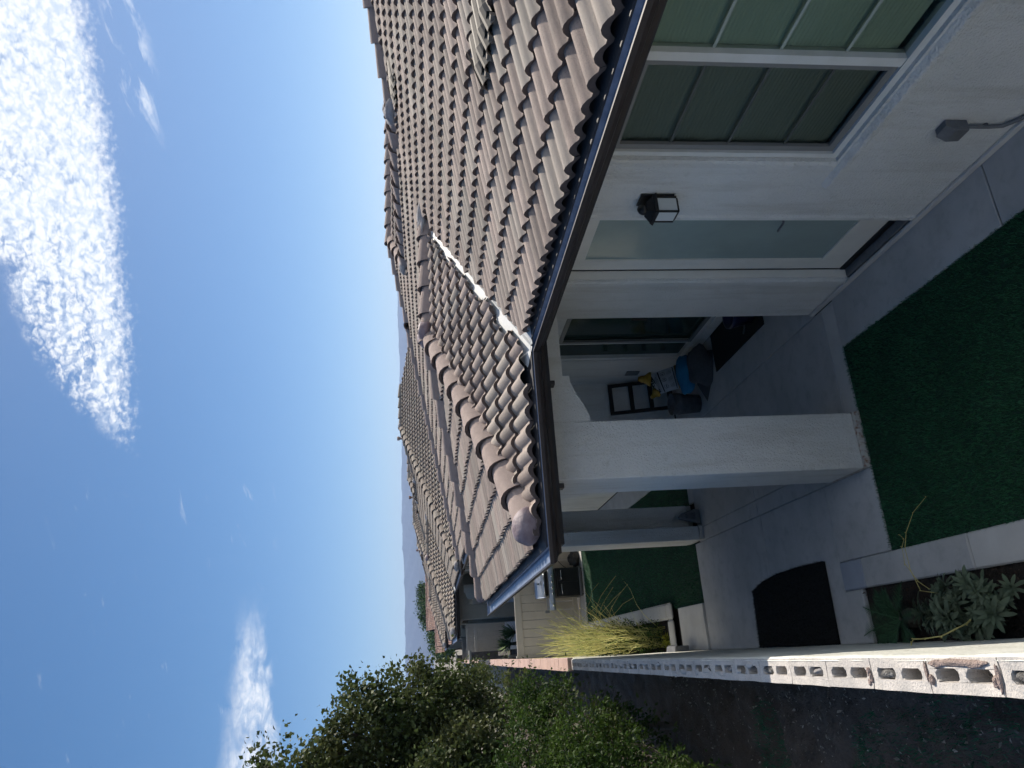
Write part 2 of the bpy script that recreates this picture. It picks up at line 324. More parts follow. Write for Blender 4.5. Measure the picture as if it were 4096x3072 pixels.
class Plane:
    def __init__(s,E,h,sl=None):
        sl=SL if sl is None else sl
        s.E=Vector(E); s.h=Vector((h[0],h[1])); s.sl=sl; c=1/math.sqrt(1+sl*sl); s.c=c
        s.V=Vector((h[0]*c,h[1]*c,sl*c)); s.N=Vector((-h[0]*sl*c,-h[1]*sl*c,c)); s.U=s.V.cross(s.N)
    def z(s,x,y): return s.E.z+s.sl*((x-s.E.x)*s.h.x+(y-s.E.y)*s.h.y)
    def P(s,x,y,w=0.): return Vector((x,y,s.z(x,y)))+s.N*w
    def uv(s,x,y):
        d=Vector((x-s.E.x,y-s.E.y)); return (d.x*s.U.x+d.y*s.U.y, d.dot(s.h)/s.c)
def inpoly(P,poly):
    x,y=P[:,0],P[:,1]; r=np.zeros(len(P),bool); n=len(poly)
    for i in range(n):
        (x0,y0),(x1,y1)=poly[i],poly[i-1]
        if y0==y1: continue
        c=((y0>y)!=(y1>y))&(x<(x1-x0)*(y-y0)/(y1-y0)+x0); r^=c
    return r
def lay(pl,poly,jit=1.,holes=()):
    """full tile matrices and cut tile meshes (verts, faces) covering plan polygon poly on plane pl"""
    q=np.array([pl.uv(*p) for p in poly]); A=0
    u0,v0=q.min(0); u1,v1=q.max(0); full=[];cut=[]
    polyl=[tuple(p) for p in q]
    area=sum(polyl[i-1][0]*polyl[i][1]-polyl[i][0]*polyl[i-1][1] for i in range(len(polyl)))
    sgn=1 if area>0 else -1
    B=Matrix(((pl.U.x,pl.V.x,pl.N.x,0),(pl.U.y,pl.V.y,pl.N.y,0),(pl.U.z,pl.V.z,pl.N.z,0),(0,0,0,1)))
    for j in range(int(math.floor(v0/TE+1e-6)),int(math.ceil(v1/TE))):
        for i in range(int(math.floor(u0/TW)),int(math.ceil(u1/TW))):
            ua,va=i*TW,j*TE
            pts=np.array([(ua+a*TW,va+b*TE) for a in(.02,.5,.98) for b in(.03,.5,.98)]); ins=inpoly(pts,polyl)
            if not ins.any(): continue
            if any(h[0]<ua+TW/2<h[1] and h[2]<va+TE/2<h[3] for h in holes): continue
            o=pl.E+pl.U*(ua+rng.normal(0,.0015)*jit)+pl.V*(va+rng.normal(0,.007)*jit)+pl.N*(rng.normal(0,.0015)*jit)
            M=Matrix.Translation(o)@B@Matrix.Rotation(rng.normal(0,.009)*jit,4,'Z')@Matrix.Rotation(rng.normal(0,.004)*jit,4,'X')
            if ins.all(): full.append(M); continue
            bm=bmesh.new()
            bv=[bm.verts.new(p) for p in TV]
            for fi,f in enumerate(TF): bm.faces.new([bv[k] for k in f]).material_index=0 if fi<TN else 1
            for k in range(len(polyl)):
                a=np.array(polyl[k-1]);b=np.array(polyl[k]); d=b-a; ln=np.hypot(*d)
                if ln<1e-6: continue
                d/=ln; nn=np.array([d[1],-d[0]])*sgn    # outward
                c=np.array([ua+TW/2,va+TE/2])-a
                if not(-.35<c@d<ln+.35) or abs(c@nn)>.45: continue
                jw=rng.normal(-.004,.028)*jit
                bmesh.ops.bisect_plane(bm,geom=bm.verts[:]+bm.edges[:]+bm.faces[:],plane_co=(a[0]-ua+nn[0]*jw,a[1]-va+nn[1]*jw,0),plane_no=(nn[0],nn[1],0),clear_outer=True)
            if len(bm.faces):
                bm.verts.index_update()
                cut.append(([M@v.co for v in bm.verts],[tuple(v.index for v in f.verts) for f in bm.faces],[f.material_index for f in bm.faces]))
            bm.free()
    return full,cut
def cap_verts():
    pr=[(-.135,-.075),(-.128,-.03),(-.105,.03),(-.07,.068),(-.025,.086),(.025,.086),(.07,.068),(.105,.03),(.128,-.03),(.135,-.075)]
    n=len(pr);V=[];F=[]
    for y,k,dz in((0,1.,.03),(.42,.84,.0)):
        for a,b in pr: V.append((a*k,y,b*k+dz))
    for i in range(n-1): F.append((i,i+1,n+i+1,n+i))
    b0=len(V)
    for a,b in pr: V.append((a,0,b+.03))
    for a,b in pr: V.append((a*.84,.006,b*.80+.012))
    for i in range(n-1): F.append((b0+i,b0+n+i,b0+n+i+1,b0+i+1))
    b1=len(V)
    for a,b in pr: V.append((a*.84,.006,b*.80+.012))
    for a,b in pr: V.append((a*.7,.42,b*.72-.012))
    for i in range(n-1): F.append((b1+i,b1+n+i,b1+n+i+1,b1+i+1))
    return np.array(V),np.array(F)
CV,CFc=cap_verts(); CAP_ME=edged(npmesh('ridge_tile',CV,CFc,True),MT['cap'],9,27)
def caps(p0,p1,lift=.055,step=.41,sc=1.,jit=1.):
    p0,p1=Vector(p0),Vector(p1); d=(p1-p0); n=max(1,round(d.length/step)); st=d.length/n; d.normalize(); x=d.cross(Vector((0,0,1))).normalized(); z=x.cross(d)
    out=[]
    for i in range(n):
        o=p0+d*(i*st)+Vector((0,0,lift))+x*(rng.normal(0,.004)*jit)
        B=Matrix(((x.x,d.x,z.x,o.x),(x.y,d.y,z.y,o.y),(x.z,d.z,z.z,o.z),(0,0,0,1)))
        out.append(B@Matrix.Rotation(rng.normal(0,.012)*jit,4,'Z')@Matrix.Rotation(-.03+rng.normal(0,.006)*jit,4,'X')@Matrix.Diagonal((sc,st/.335*.98,sc,1)))
    return out
def join_inst(name,V,F,Ms,cuts,m,parent,smooth=True):
    top=TN if V is TV else 9
    off=np.array(rootloc(parent)); allV=[];allF=[];n=0
    mids=[]
    for M in Ms:
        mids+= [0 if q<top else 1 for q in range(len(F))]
        A=np.array(M); allV.append(V@A[:3,:3].T+A[:3,3]-off); allF+= (F+n).tolist(); n+=len(V)
    for vs,fs,mi_ in cuts:
        allV.append(np.array([tuple(p) for p in vs])-off); allF+=[tuple(i+n for i in f) for f in fs]; n+=len(vs); mids+=list(mi_)
    me=bpy.data.meshes.new(name); me.from_pydata(np.concatenate(allV).tolist(),[],allF)
    if smooth: me.shade_smooth()
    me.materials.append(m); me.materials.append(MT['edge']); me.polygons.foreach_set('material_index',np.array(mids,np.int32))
    return link(name,me,None,parent,None,'stuff')
def blob(mb,c,r,seed,k=14,rings=9,amp=.25,flat=1.):
    rg=np.random.default_rng(seed); c=Vector(c); ph=rg.uniform(0,6.28,8); vs=[];fs=[]
    for i in range(rings+1):
        th=math.pi*i/rings
        for j in range(k):
            a=2*math.pi*j/k; d=Vector((math.sin(th)*math.cos(a),math.sin(th)*math.sin(a),math.cos(th)))
            q=1+amp*(math.sin(3*d.x+ph[0]+2*d.z)*math.sin(4*d.y+ph[1])+.5*math.sin(7*d.z+ph[2]+3*d.x))+rg.normal(0,amp*.12)
            vs.append(c+Vector((d.x*r[0]*q,d.y*r[1]*q,d.z*r[2]*q*flat)))
    for i in range(rings):
        for j in range(k): fs.append((i*k+j,i*k+(j+1)%k,(i+1)*k+(j+1)%k,(i+1)*k+j))
    return mb.add(vs,fs)
# ---------------------------------------------------------------- one house of the row
XE,YP,XL,ZE=2.44,5.50,.79,2.95
PD=3.08                     # half depth of the patio roof
YR=YP+PD; HX=XL+PD          # patio ridge y, hip point x
XM=XE+PD                    # where the patio ridge meets the main slope
XR=7.1                      # low ridge
HY=6.43                     # front hip run
def house(y0,detail,name,label,stucco,tilem,group=None,sl=.245):
    global SL
    SL=sl
    z0=0.
    root=empty(name,(2.95,y0+.7,0),label,'house',group); rt=root
    T=lambda x,y,z=0.: (x,y+y0,z)
    pM=Plane(T(XE,0,ZE),(1,0)); pF=Plane(T(XL,YP,ZE),(0,1)); pL=Plane(T(XL,YP,ZE),(1,0)); p0=Plane(T(XE,0,ZE),(0,1))
    zr=pM.z(XR,0); pB=Plane(T(XR,12.4,zr),(0,1)); zh=p0.z(0,y0+HY); zp=pF.z(0,y0+YR)
    # roof decks
    def deck(name,polys,parent=root):
        mb=MB()
        for p in polys: mb.quad(*[Vector(q)-Vector((0,0,.006)) for q in p])
        return mb.build(name,MT['deck'],parent,fix=False)
    Mpoly=[(XE,0),(XE+HY,HY),(XR,2*HY+XE-XR),(XR,12.4),(XR+1.4,13.8),(XR,15.2),(XR,15.34),(XE,15.34+XR-XE),(XE,YR+PD),(XM,YR),(XE,YP)]
    YE=15.34+XR-XE; XB=17.
    m3=lambda pl,ps:[pl.P(x,y+y0) for x,y in ps]
    main=deck('main_roof',[m3(pM,[(XE,0),(XE+HY,HY),(XR,2*HY+XE-XR),(XE,YP)]),m3(pM,[(XE,YP),(XR,2*HY+XE-XR),(XM,YR)]),m3(pM,[(XM,YR),(XR,2*HY+XE-XR),(XR,15.34),(XE,YE),(XE,YR+PD)]),
        m3(pM,[(XR,12.4),(XR+1.4,13.8),(XR,15.2)]),
        m3(p0,[(XE,0),(XB,0),(XB-HY,HY),(XE+HY,HY)]),
        [T(XE+HY,HY,zh),T(XB-HY,HY,zh),T(XB,2*HY,ZE),T(XR,2*HY+XE-XR,zr)],
        [T(XR,8.2,zr),T(XR,15.34,zr),T(12.2,15.34,zr-SL*5.2),T(12.2,8.2,zr-SL*5.2)],
        [T(XR,12.4,zr),T(13,12.4,zr),T(13,13.8,zr+SL*1.4),T(XR+1.4,13.8,zr+SL*1.4)],[T(XR,15.2,zr),T(XR+1.4,13.8,zr+SL*1.4),T(13,13.8,zr+SL*1.4),T(13,15.2,zr)],
        [T(XR,15.34,zr),T(XE,YE,ZE),T(12,YE,ZE)]])
    patio=deck('patio_roof',[m3(pF,[(XL,YP),(XE,YP),(XM,YR),(HX,YR)]),m3(pL,[(XL,YP),(HX,YR),(XL,YR+PD)]),[T(XL,YR+PD,ZE),T(HX,YR,zp),T(XM,YR,zp),T(XE,YR+PD,ZE)]])
    g=.09
    polyM=[(x,y+y0) for x,y in [(XE,.0),(XE,YP-.075),(XM,YR-.045),(XM,YR+.05),(XE,YR+PD+.05),(XE,YE),(XR,15.34),(XR,15.2),(XR+1.4,13.8),(XR,12.4),(XR,2*HY+XE-XR),(XE+HY,HY)]]
    polyF=[(x,y+y0) for x,y in [(XL,YP),(XE-.12,YP),(XM-.10,YR),(HX,YR)]]
    polyL=[(x,y+y0) for x,y in [(XL,YP),(HX,YR),(XL,YR+PD)]]
    poly0=[(x,y+y0) for x,y in [(XE,0),(XB,0),(XB-HY,HY),(XE+HY,HY)]]
    polyB=[(x,y+y0) for x,y in [(XR,12.4),(12.6,12.4),(12.6,13.8),(XR+1.4,13.8)]]
    hol=()
    if detail: 
        a=pM.uv(3.70,y0+3.9); hol=()
    fM,cM=lay(pM,polyM,holes=hol); fF,cF=lay(pF,polyF); fL,cL=lay(pL,polyL); fB,cB=lay(pB,polyB)
    f0,c0=lay(p0,poly0) if not detail else ([],[])
    zz=lambda x,y,pl,w=0.:pl.P(x,y+y0,w)
    lines=[(zz(XL+.1,YP+.1,pF),zz(HX,YR,pF)),(zz(XL+.1,YR+PD-.1,pL),zz(HX,YR,pL)),(T(HX-.1,YR,zp),T(XM+.15,YR,zp)),
        (zz(XR,2*HY+XE-XR,pM),zz(XE+HY,HY,pM)),(T(XR,2*HY+XE-XR-.1,zr),T(XR,12.4,zr)),(T(XR+.1,12.6,zr),T(XR+1.4,13.8,zr+SL*1.4)),(T(XR+.1,15.1,zr),T(XR+1.4,13.8,zr+SL*1.4)),
        (T(XR+1.3,13.8,zr+SL*1.4),T(13,13.8,zr+SL*1.4)),(T(XR,15.1,zr),T(XR,15.39,zr)),(zz(XE+.1,YE-.1,pM),T(XR,15.34,zr)),
        (zz(XE+.1,.1,p0),zz(XE+HY,HY,p0)),(T(XE+HY-.1,HY,zh),T(XB-HY,HY,zh))]
    cc=[]
    for i,(a,b) in enumerate(lines):
        if detail and i>=10: continue
        cc.append(caps(a,b,sc=1.03))
    if detail:
        camp=Vector((0,0,3.8))
        allf=[(M,main) for M in fM]+[(M,patio) for M in fF+fL]
        def vis(M):
            d=M.translation-camp; z=d.dot(CF)
            if z<.3: return 1e9
            if abs(d.dot(CU)/z)>.72 or abs(d.dot(CR)/z)>.55: return 1e9
            return d.length/max(.15,abs(M.col[2].to_3d().dot(d.normalized()))**.4)
        allf.sort(key=lambda t:vis(t[0]))
        for M,p in allf[:300]: link('roof_tile',TILE_ME,None,p,M)
        rest=[M for M,p in allf[300:]]
        join_inst('cut_and_far_tiles',TV,TF,rest+fB,cM+cF+cL+cB,tilem,main)
        for i,ms in enumerate(cc):
            for M in ms: link('ridge_tile',CAP_ME,None,patio if i<3 else main,M)
    else:
        join_inst('roof_tiles',TV,TF,fM+fF+fL+fB+f0,cM+cF+cL+cB+c0,tilem,main)
        join_inst('ridge_tiles',CV,CFc,[M for ms in cc for M in ms],[],MT['tile2'],main)
    # mortar at hip ends
    mb=MB(); c=zz(XL+.13,YP+.13,pF); blob(mb,c+Vector((.0,.0,.075)),(.15,.15,.115),3+int(y0),24,16,.045); mb.build('hip_end_mortar',MT['mortar'] if detail else MT['mortarw'],patio,True)
    mb=MB(); blob(mb,zz(XL+.12,YR+PD-.12,pL)+Vector((0,0,.05)),(.15,.15,.10),5+int(y0),14,9,.12); mb.build('hip_end_mortar',MT['mortar'],patio,True)
    mb=MB(); blob(mb,T(HX+.02,YR,zp+.08),(.17,.17,.11),6,14,9,.2); mb.build('ridge_mortar',MT['mortar'],patio,True)
    mb=MB(); blob(mb,T(XM+.05,YR-.02,zp+.08),(.28,.14,.07),8,14,9,.25); mb.build('ridge_mortar',MT['mortarw'],patio,True)
    mb=MB(); blob(mb,T(XR,12.45,zr+.06),(.16,.2,.10),9,14,9,.2); mb.build('ridge_mortar',MT['mortarw'],main,True); mb=MB(); blob(mb,T(XR,2*HY+XE-XR,zr+.08),(.16,.22,.11),10,14,9,.2); mb.build('ridge_mortar',MT['mortarw'],main,True)
    if not detail:
        mb=MB(); blob(mb,T(XE+.12,.12,ZE+.08),(.15,.15,.1),6,14,9,.15); mb.build('hip_end_mortar',MT['mortarw'],main,True)
        mb=MB(); blob(mb,T(XE+HY,HY,zh+.08),(.17,.15,.1),6,14,9,.15); mb.build('ridge_mortar',MT['mortarw'],main,True)
    # gutter
    path=[T(XE,YE+.2),T(XE,YR+PD),T(XL,YR+PD),T(XL,YP),T(XE,YP),T(XE,-.1),T(12,-.1)]
    gp=[(.045,ZE-.008),(.045,ZE-.105),(.115,ZE-.105),(.122,ZE-.08),(.15,ZE-.068),(.185,ZE-.052),(.198,ZE-.028),(.198,ZE-.002),(.183,ZE-.002),(.183,ZE-.014)]
    gin=[(.05,ZE-.012),(.055,ZE-.045),(.10,ZE-.05),(.15,ZE-.045),(.176,ZE-.03),(.179,ZE-.006)]
    gt=sweep(path,gp).build('gutter',MT['gut'],root,fix=False); sweep(path,gin).build('gutter_lining',MT['liner'],gt,fix=False)
    sweep(path,[(.04,ZE-.012),(.04,ZE-.145),(-.62,ZE-.145)]).build('soffit',MT['fascia'],root,fix=False)
    sweep(path,[(-.06,ZE+.012),(.0,ZE+.004),(.025,ZE+.0),(.06,ZE-.004),(.06,ZE-.014)]).build('drip_edge',MT['fascia'],root,fix=False)
    if detail:
        for xx in (2.05,1.2):  # nubs under the patio gutter
            MB().box(T(xx-.02,YP+.0,ZE-.19),T(xx+.02,YP+.08,ZE-.146)).build('soffit_bracket',MT['gut'],root,bevel=.006)
    # valley flashing
    def valley(a,b,nl,nr,name):
        a,b=Vector(a),Vector(b); d=(b-a).normalized(); mb=MB(); n=18; pts=[]
        for i in range(n+1):
            p=a+(b-a)*(i/n); w=.20+.015*math.sin(i*2.1); l=(nr.cross(d)).normalized()*w; r=(d.cross(nl)).normalized()*w
            pts.append([p+l+nr*.008,p+(l*.06)+nr*.010,p+Vector((0,0,.03)),p+(r*.06)+nl*.010,p+r+nl*.008])
        for i in range(n):
            mb.add(pts[i]+pts[i+1],[(j,j+1,6+j,5+j) for j in range(4)])
        return mb.build(name,MT['flash'],main,fix=False)
    valley(zz(XE-.10,YP-.10,pM),zz(XM,YR,pM),pM.N,pF.N,'valley_flashing')
    # walls
    S=stucco; xw=2.95; zc=ZE-.15
    wl=MB()
    def wb(a,b): wl.box(T(*a),T(*b))
    wb((xw,.7,0),(xw+.22,2.15,zc)); wb((xw,2.15,0),(xw+.22,3.83,1.03)); wb((xw,2.15,2.63),(xw+.22,3.83,zc)); wb((xw,3.83,0.02),(xw+.22,4.52,zc)); wb((xw,4.52,2.63),(xw+.22,5.47,zc)); wb((xw,5.47,.02),(xw+.22,6.2,zc))
    wb((xw+.22,5.98,.02),(3.84,6.2,zc)); wb((3.84,5.98,.02),(4.04,7.55,zc)); wb((3.84,7.55,2.1),(4.04,9.48,zc)); wb((3.84,9.48,.02),(4.04,10.62,zc)); wb((3.84,7.55,.0),(4.04,9.48,.13)); wb((xw,10.42,.02),(3.84,10.62,zc)); wb((xw,10.62,.02),(xw+.2,18.8,zc)); wb((xw+.2,18.6,0.02),(12,18.8,zc)); wb((xw+.22,.7,.02),(12,.9,zc)); wb((12,.7,.02),(12.2,18.8,zc))
    wall=wl.build('wall',S,root)
    # patio arcade: columns and arched beams
    cb=MB(); cb.box(T(1.32,5.86,.05),T(1.825,6.44,zc)); col=cb.build('column',S,root,bevel=.012)
    MB().box(T(1.325,5.835,-.02),T(1.83,6.44,.05)).build('column_foot',MT['foot'],col)
    cb=MB(); cb.prism([T(*p,.05) for p in [(1.34,10.04),(1.535,10.04),(1.535,10.41),(1.89,10.41),(1.89,10.6),(1.34,10.6)]],(0,0,zc-.05)); col2=cb.build('column',S,root,bevel=.012)
    MB().prism([T(*p,.0) for p in [(1.345,10.0),(1.53,10.0),(1.53,10.37),(1.88,10.37),(1.88,10.6),(1.345,10.6)]],(0,0,.05)).build('column_foot',MT['concp'],col2)
    def arch(x0,x1,flat,drop,zt,low,left=True,right=True,n=12):
        """underside of an arched opening as a list of (x,z), both corbels optional"""
        pts=[]
        w=.42
        if left:
            pts.append((x0,low))
            for i in range(n+1):
                t=i/n; pts.append((x0+w*t, low+ (zt-.06-low)*(.5-.5*math.cos(math.pi*min(1,t*1.0)))))
            pts.append((x0+w,zt))
        else: pts.append((x0,zt))
        if right:
            pts.append((x1-w,zt))
            for i in range(n,-1,-1):
                t=i/n; pts.append((x1-w*t, low+(zt-.06-low)*(.5-.5*math.cos(math.pi*t))))
            pts.append((x1,low))
        else: pts.append((x1,zt))
        return pts
    zt=2.62; 
    a=arch(1.825,xw+.001,0,0,zt,2.415,True,False); mb=MB(); mb.prism([T(x,5.868,z) for x,z in a]+[T(xw,5.868,zc),T(1.825,5.868,zc)],(0,.36,0)); mb.build('beam',S,root)
    a=arch(6.44,10.04,0,0,zt,2.3); mb=MB(); mb.prism([T(1.345,y,z) for y,z in a]+[T(1.345,10.04,zc),T(1.345,6.44,zc)],(.36,0,0)); mb.build('beam',S,root)
    a=arch(1.89,xw,0,0,zt,2.415,True,False); mb=MB(); mb.prism([T(x,10.42,z) for x,z in a]+[T(xw,10.42,zc),T(1.89,10.42,zc)],(0,.17,0)); mb.build('beam',S,root)
    MB().quad(T(1.3,5.86,zc-.01),T(4.0,5.86,zc-.01),T(4.0,10.6,zc-.01),T(1.3,10.6,zc-.01)).build('patio_ceiling',S,root,fix=False)
    # window
    def frame_x(name,m,parent,x,y0_,y1_,za,zb,w,d,bev=.004):
        mb=MB(); mb.box(T(x,y0_,za),T(x+d,y1_,za+w)); mb.box(T(x,y0_,zb-w),T(x+d,y1_,zb)); mb.box(T(x,y0_,za+w),T(x+d,y0_+w,zb-w)); mb.box(T(x,y1_-w,za+w),T(x+d,y1_,zb-w)); return mb.build(name,m,parent)
    wf=frame_x('window',MT['vinyl'],root,xw+.03,2.152,3.826,1.032,2.628,.042,.08)
    MB().box(T(xw+.034,2.96,1.076),T(xw+.1,3.022,2.584)).build('mullion',MT['vinyl'],wf)
    frame_x('sash',MT['sash'],wf,xw+.05,3.024,3.782,1.076,2.584,.045,.03)
    MB().quad(T(xw+.075,3.066,2.54),T(xw+.075,3.74,2.54),T(xw+.075,3.74,1.12),T(xw+.075,3.066,1.12)).build('pane',MT['glassd'],wf,fix=False)
    MB().quad(T(xw+.075,2.196,2.584),T(xw+.075,2.96,2.584),T(xw+.075,2.96,1.076),T(xw+.075,2.196,1.076)).build('pane',MT['glass'],wf,fix=False)
    for zz_ in (2.2,1.815,1.43):
        MB().box(T(xw+.068,3.07,zz_-.009),T(xw+.073,3.735,zz_+.009)).build('muntin',MT['muntind'],wf); MB().box(T(xw+.068,2.2,zz_-.009),T(xw+.073,2.955,zz_+.009)).build('muntin',MT['muntin'],wf)
    mb=MB(); n=60
    for i in range(n): # pleated shade
        za,zb=1.16+1.42*i/n,1.16+1.42*(i+1)/n; zm=(za+zb)/2
        mb.quad(T(xw+.105,2.17,za),T(xw+.105,3.81,za),T(xw+.108,3.81,zm),T(xw+.108,2.17,zm)); mb.quad(T(xw+.108,2.17,zm),T(xw+.108,3.81,zm),T(xw+.105,3.81,zb),T(xw+.105,2.17,zb))
    mb.build('blind',MT['blind'],wf,fix=False)
    MB().box(T(xw+.12,2.17,1.10),T(xw+.15,3.81,1.155)).build('blind_rail',MT['blind'],wf,bevel=.01)
    MB().quad(T(xw+.21,2.0,.9),T(xw+.21,4,.9),T(xw+.21,4,2.7),T(xw+.21,2,2.7)).build('room_dark_sheet',MT['dark'],wf,fix=False)  # near-black sheet painted in place of the unlit room
    MB().prism([T(xw+.02,1.0,.93),T(xw-.035,1.0,.945),T(xw-.04,1.0,.985),T(xw+.03,1.0,1.034)],(0,3.09,0)).build('sill',S,root,bevel=.012,seg=3)
    MB().prism([T(xw+.001,3.83,1.03),T(xw-.012,3.85,1.03),T(xw-.012,3.89,1.03),T(xw+.001,3.905,1.03)],(0,0,zc-1.03)).build('plaster_bead',S,root)
    # glazed door
    df=MB().box(T(xw+.02,5.456,.03),T(xw+.15,5.468,2.628)).build('door',MT['doorp'],root)
    mb=MB(); mb.box(T(xw+.10,4.526,.10),T(xw+.145,5.452,.346)); mb.box(T(xw+.10,4.526,2.455),T(xw+.145,5.452,2.615)); mb.box(T(xw+.10,5.29,.346),T(xw+.145,5.452,2.455)); mb.box(T(xw+.10,4.526,.346),T(xw+.145,4.66,2.455)); mb.build('door_leaf',MT['doorp'],df)
    MB().box(T(xw+.094,5.4435,.1),T(xw+.0995,5.4545,2.62)).build('gap_shade_strip',MT['black'],df)  # black strip added to paint the shaded gap between leaf and jamb
    MB().box(T(xw+.115,4.66,.346),T(xw+.125,5.29,2.455)).build('pane',MT['film'],df)
    MB().box(T(xw+.01,4.522,.02),T(xw+.09,5.455,.05)).build('threshold',MT['greym'],df,bevel=.006); MB().box(T(xw+.09,4.522,.02),T(xw+.15,5.455,.097)).build('kick_plate',MT['greym'] if not detail else MT['black'],df)
    mb=MB(); mb.tube([T(xw+.10,4.63,1.02),T(xw+.05,4.63,1.02),T(xw+.045,4.64,1.02),T(xw+.045,4.75,1.01)],.009,8); mb.build('door_handle',MT['greym'],df,True)
    for (ya,yb) in ((4.46,4.519),(5.471,5.53)):
        MB().prism([T(xw+.001,ya,.02),T(xw-.014,ya+.012,.02),T(xw-.014,yb-.012,.02),T(xw+.001,yb,.02)],(0,0,zc-.02)).build('plaster_bead',S,root)
    MB().box(T(xw-.03,2.0,.0),T(xw-.001,6.18,.045)).build('wall_foot',MT['concl'],root,bevel=.008)
    # sliding patio door
    sd=frame_x('sliding_door',MT['vinyl'],root,3.86,7.552,9.478,.132,2.098,.06,.1)
    MB().box(T(3.862,8.87,.194),T(3.93,8.93,2.036)).build('stile',MT['vinyl'],sd)
    frame_x('screen_frame',MT['sash'],sd,3.845,8.02,8.865,.195,2.035,.05,.02)
    MB().box(T(3.90,7.614,.194),T(3.905,8.87,2.036)).build('pane',MT['darkg'],sd); MB().box(T(3.91,8.932,.194),T(3.915,9.416,2.036)).build('pane',MT['darkg'],sd)
    if detail:
        MB().box(T(3.838,8.1,1.02),T(3.85,8.16,1.22)).build('latch',MT['black'],sd)
        MB().box(T(3.825,9.9,.63),T(3.84,10.06,.83)).build('outlet_cover',MT['greym'],root,bevel=.006)
    return root,pM,pF,pL,main,patio
# ---------------------------------------------------------------- setting: ground
structure(MB().quad((-9000,-9000,-.12),(9000,-9000,-.12),(9000,9000,-.12),(-9000,9000,-.12)).build('ground',MT['ground'],fix=False))
def grid(name,x0,x1,y0,y1,nx,ny,zf,m,parent=None):
    xs=np.linspace(x0,x1,nx+1); ys=np.linspace(y0,y1,ny+1); X,Y=np.meshgrid(xs,ys); Z=zf(X,Y); V=np.stack([X,Y,Z],-1).reshape(-1,3)
    i=np.arange(ny)[:,None]*(nx+1)+np.arange(nx)[None]; F=np.stack([i,i+1,i+nx+2,i+nx+1],-1).reshape(-1,4)
    me=npmesh(name,V,F,True); return link(name,me,m,parent)
def vnoise(X,Y,sc,seed=0):
    r=np.random.default_rng(seed); T=r.random((64,64)); x=X*sc; y=Y*sc; xi=np.floor(x).astype(int); yi=np.floor(y).astype(int); fx=x-xi; fy=y-yi; fx=fx*fx*(3-2*fx); fy=fy*fy*(3-2*fy)
    g=lambda a,b:T[a%64,b%64]
    return (g(xi,yi)*(1-fx)+g(xi+1,yi)*fx)*(1-fy)+(g(xi,yi+1)*(1-fx)+g(xi+1,yi+1)*fx)*fy
zd=lambda X,Y: -.05+.10*vnoise(X,Y,.9,1)+.09*vnoise(X,Y,3.1,2)+.09*vnoise(X,Y,9,3)+.05*vnoise(X,Y,19,4)+.10*np.clip(-X-1,0,6)
structure(grid('dirt_bank',-9,-.26,-2,40,110,420,zd,MT['dirt']))
paths=structure(MB().box((-.13,1,-.115),(3.84,19.4,-.06)).build('path_base',MT['soil']))
patio_s=structure(MB().box((-.10,5.86,-.058),(3.83,10.38,-.03)).build('patio_floor',MT['soil']))
def slab(x0,x1,y0,y1,m='conc',z=0.,parent=patio_s,name='slab',bev=.006):
    return MB().box((x0,y0,z-.05),(x1,y1,z)).build(name,MT[m],parent,bevel=bev,seg=1)
for a in [(1.832,2.917,5.84,6.038,'concl'),(1.517,2.917,6.046,8.192),(1.517,2.917,8.2,10.2),(1.9,2.95,10.206,10.408,'concp'),(1.332,1.51,6.0,8.192),(1.332,1.51,8.2,10.2),(.612,1.325,5.84,6.655),(-.108,1.325,6.661,8.14),(-.108,1.325,8.148,10.392),(2.924,3.838,6.2,8.192),(2.924,3.838,8.2,10.415)]: slab(*a)
for a in [(2.446,2.948,1.2,3.808),(2.446,2.948,3.818,5.836),(2.5,2.948,10.42,13.2,'concp'),(2.5,2.948,13.21,16.2,'concp'),(2.5,2.948,16.21,18.6,'concp')]: slab(*a,parent=paths)
slab(-.1,2.948,18.63,19.36,'concp',.01,paths,'border_slab')
def turf(name,x0,x1,y0,y1,n,label,h=.032,m='turf'):
    base=structure(MB().quad((x0,y0,-.012),(x1,y0,-.012),(x1,y1,-.012),(x0,y1,-.012)).build(name,MT['turfb'],fix=False))
    P=np.stack([rng.uniform(x0-.006,x1+.006,n),rng.uniform(y0-.006,y1+.006,n),np.full(n,-.012)],-1); P[:,2]+=.004*(P[:,0]<x0); a=rng.uniform(0,6.283,n); l=rng.normal(0,.012,(n,2)); hh=rng.uniform(.6,1.1,n)*h; w=.0026
    d=np.stack([np.cos(a)*w,np.sin(a)*w,np.zeros(n)],-1); t=P+np.stack([l[:,0]-.006,l[:,1],hh],-1); mid=P+np.stack([l[:,0]*.3,l[:,1]*.3,hh*.6],-1)
    V=np.stack([P-d,P+d,mid+d*.8,t,mid-d*.8],1).reshape(-1,3); i=np.arange(n)[:,None]*5; F=np.concatenate([i+np.array([[0,1,2,4]])]); F2=np.concatenate([i+np.array([[4,2,3,3]])])
    me=bpy.data.meshes.new('grass'); me.from_pydata(V.tolist(),[],F.tolist()+F2[:,:3].tolist()); o=link('grass',me,MT[m]); tag(o,label,'grass',kind='stuff'); return base
turf('lawn',.606,2.444,.8,5.838,64000,'dark green artificial turf between kerb and house walkway')
turf('lawn',.515,2.497,10.395,18.62,32000,'artificial turf in shade running up to the tan fence',.035)
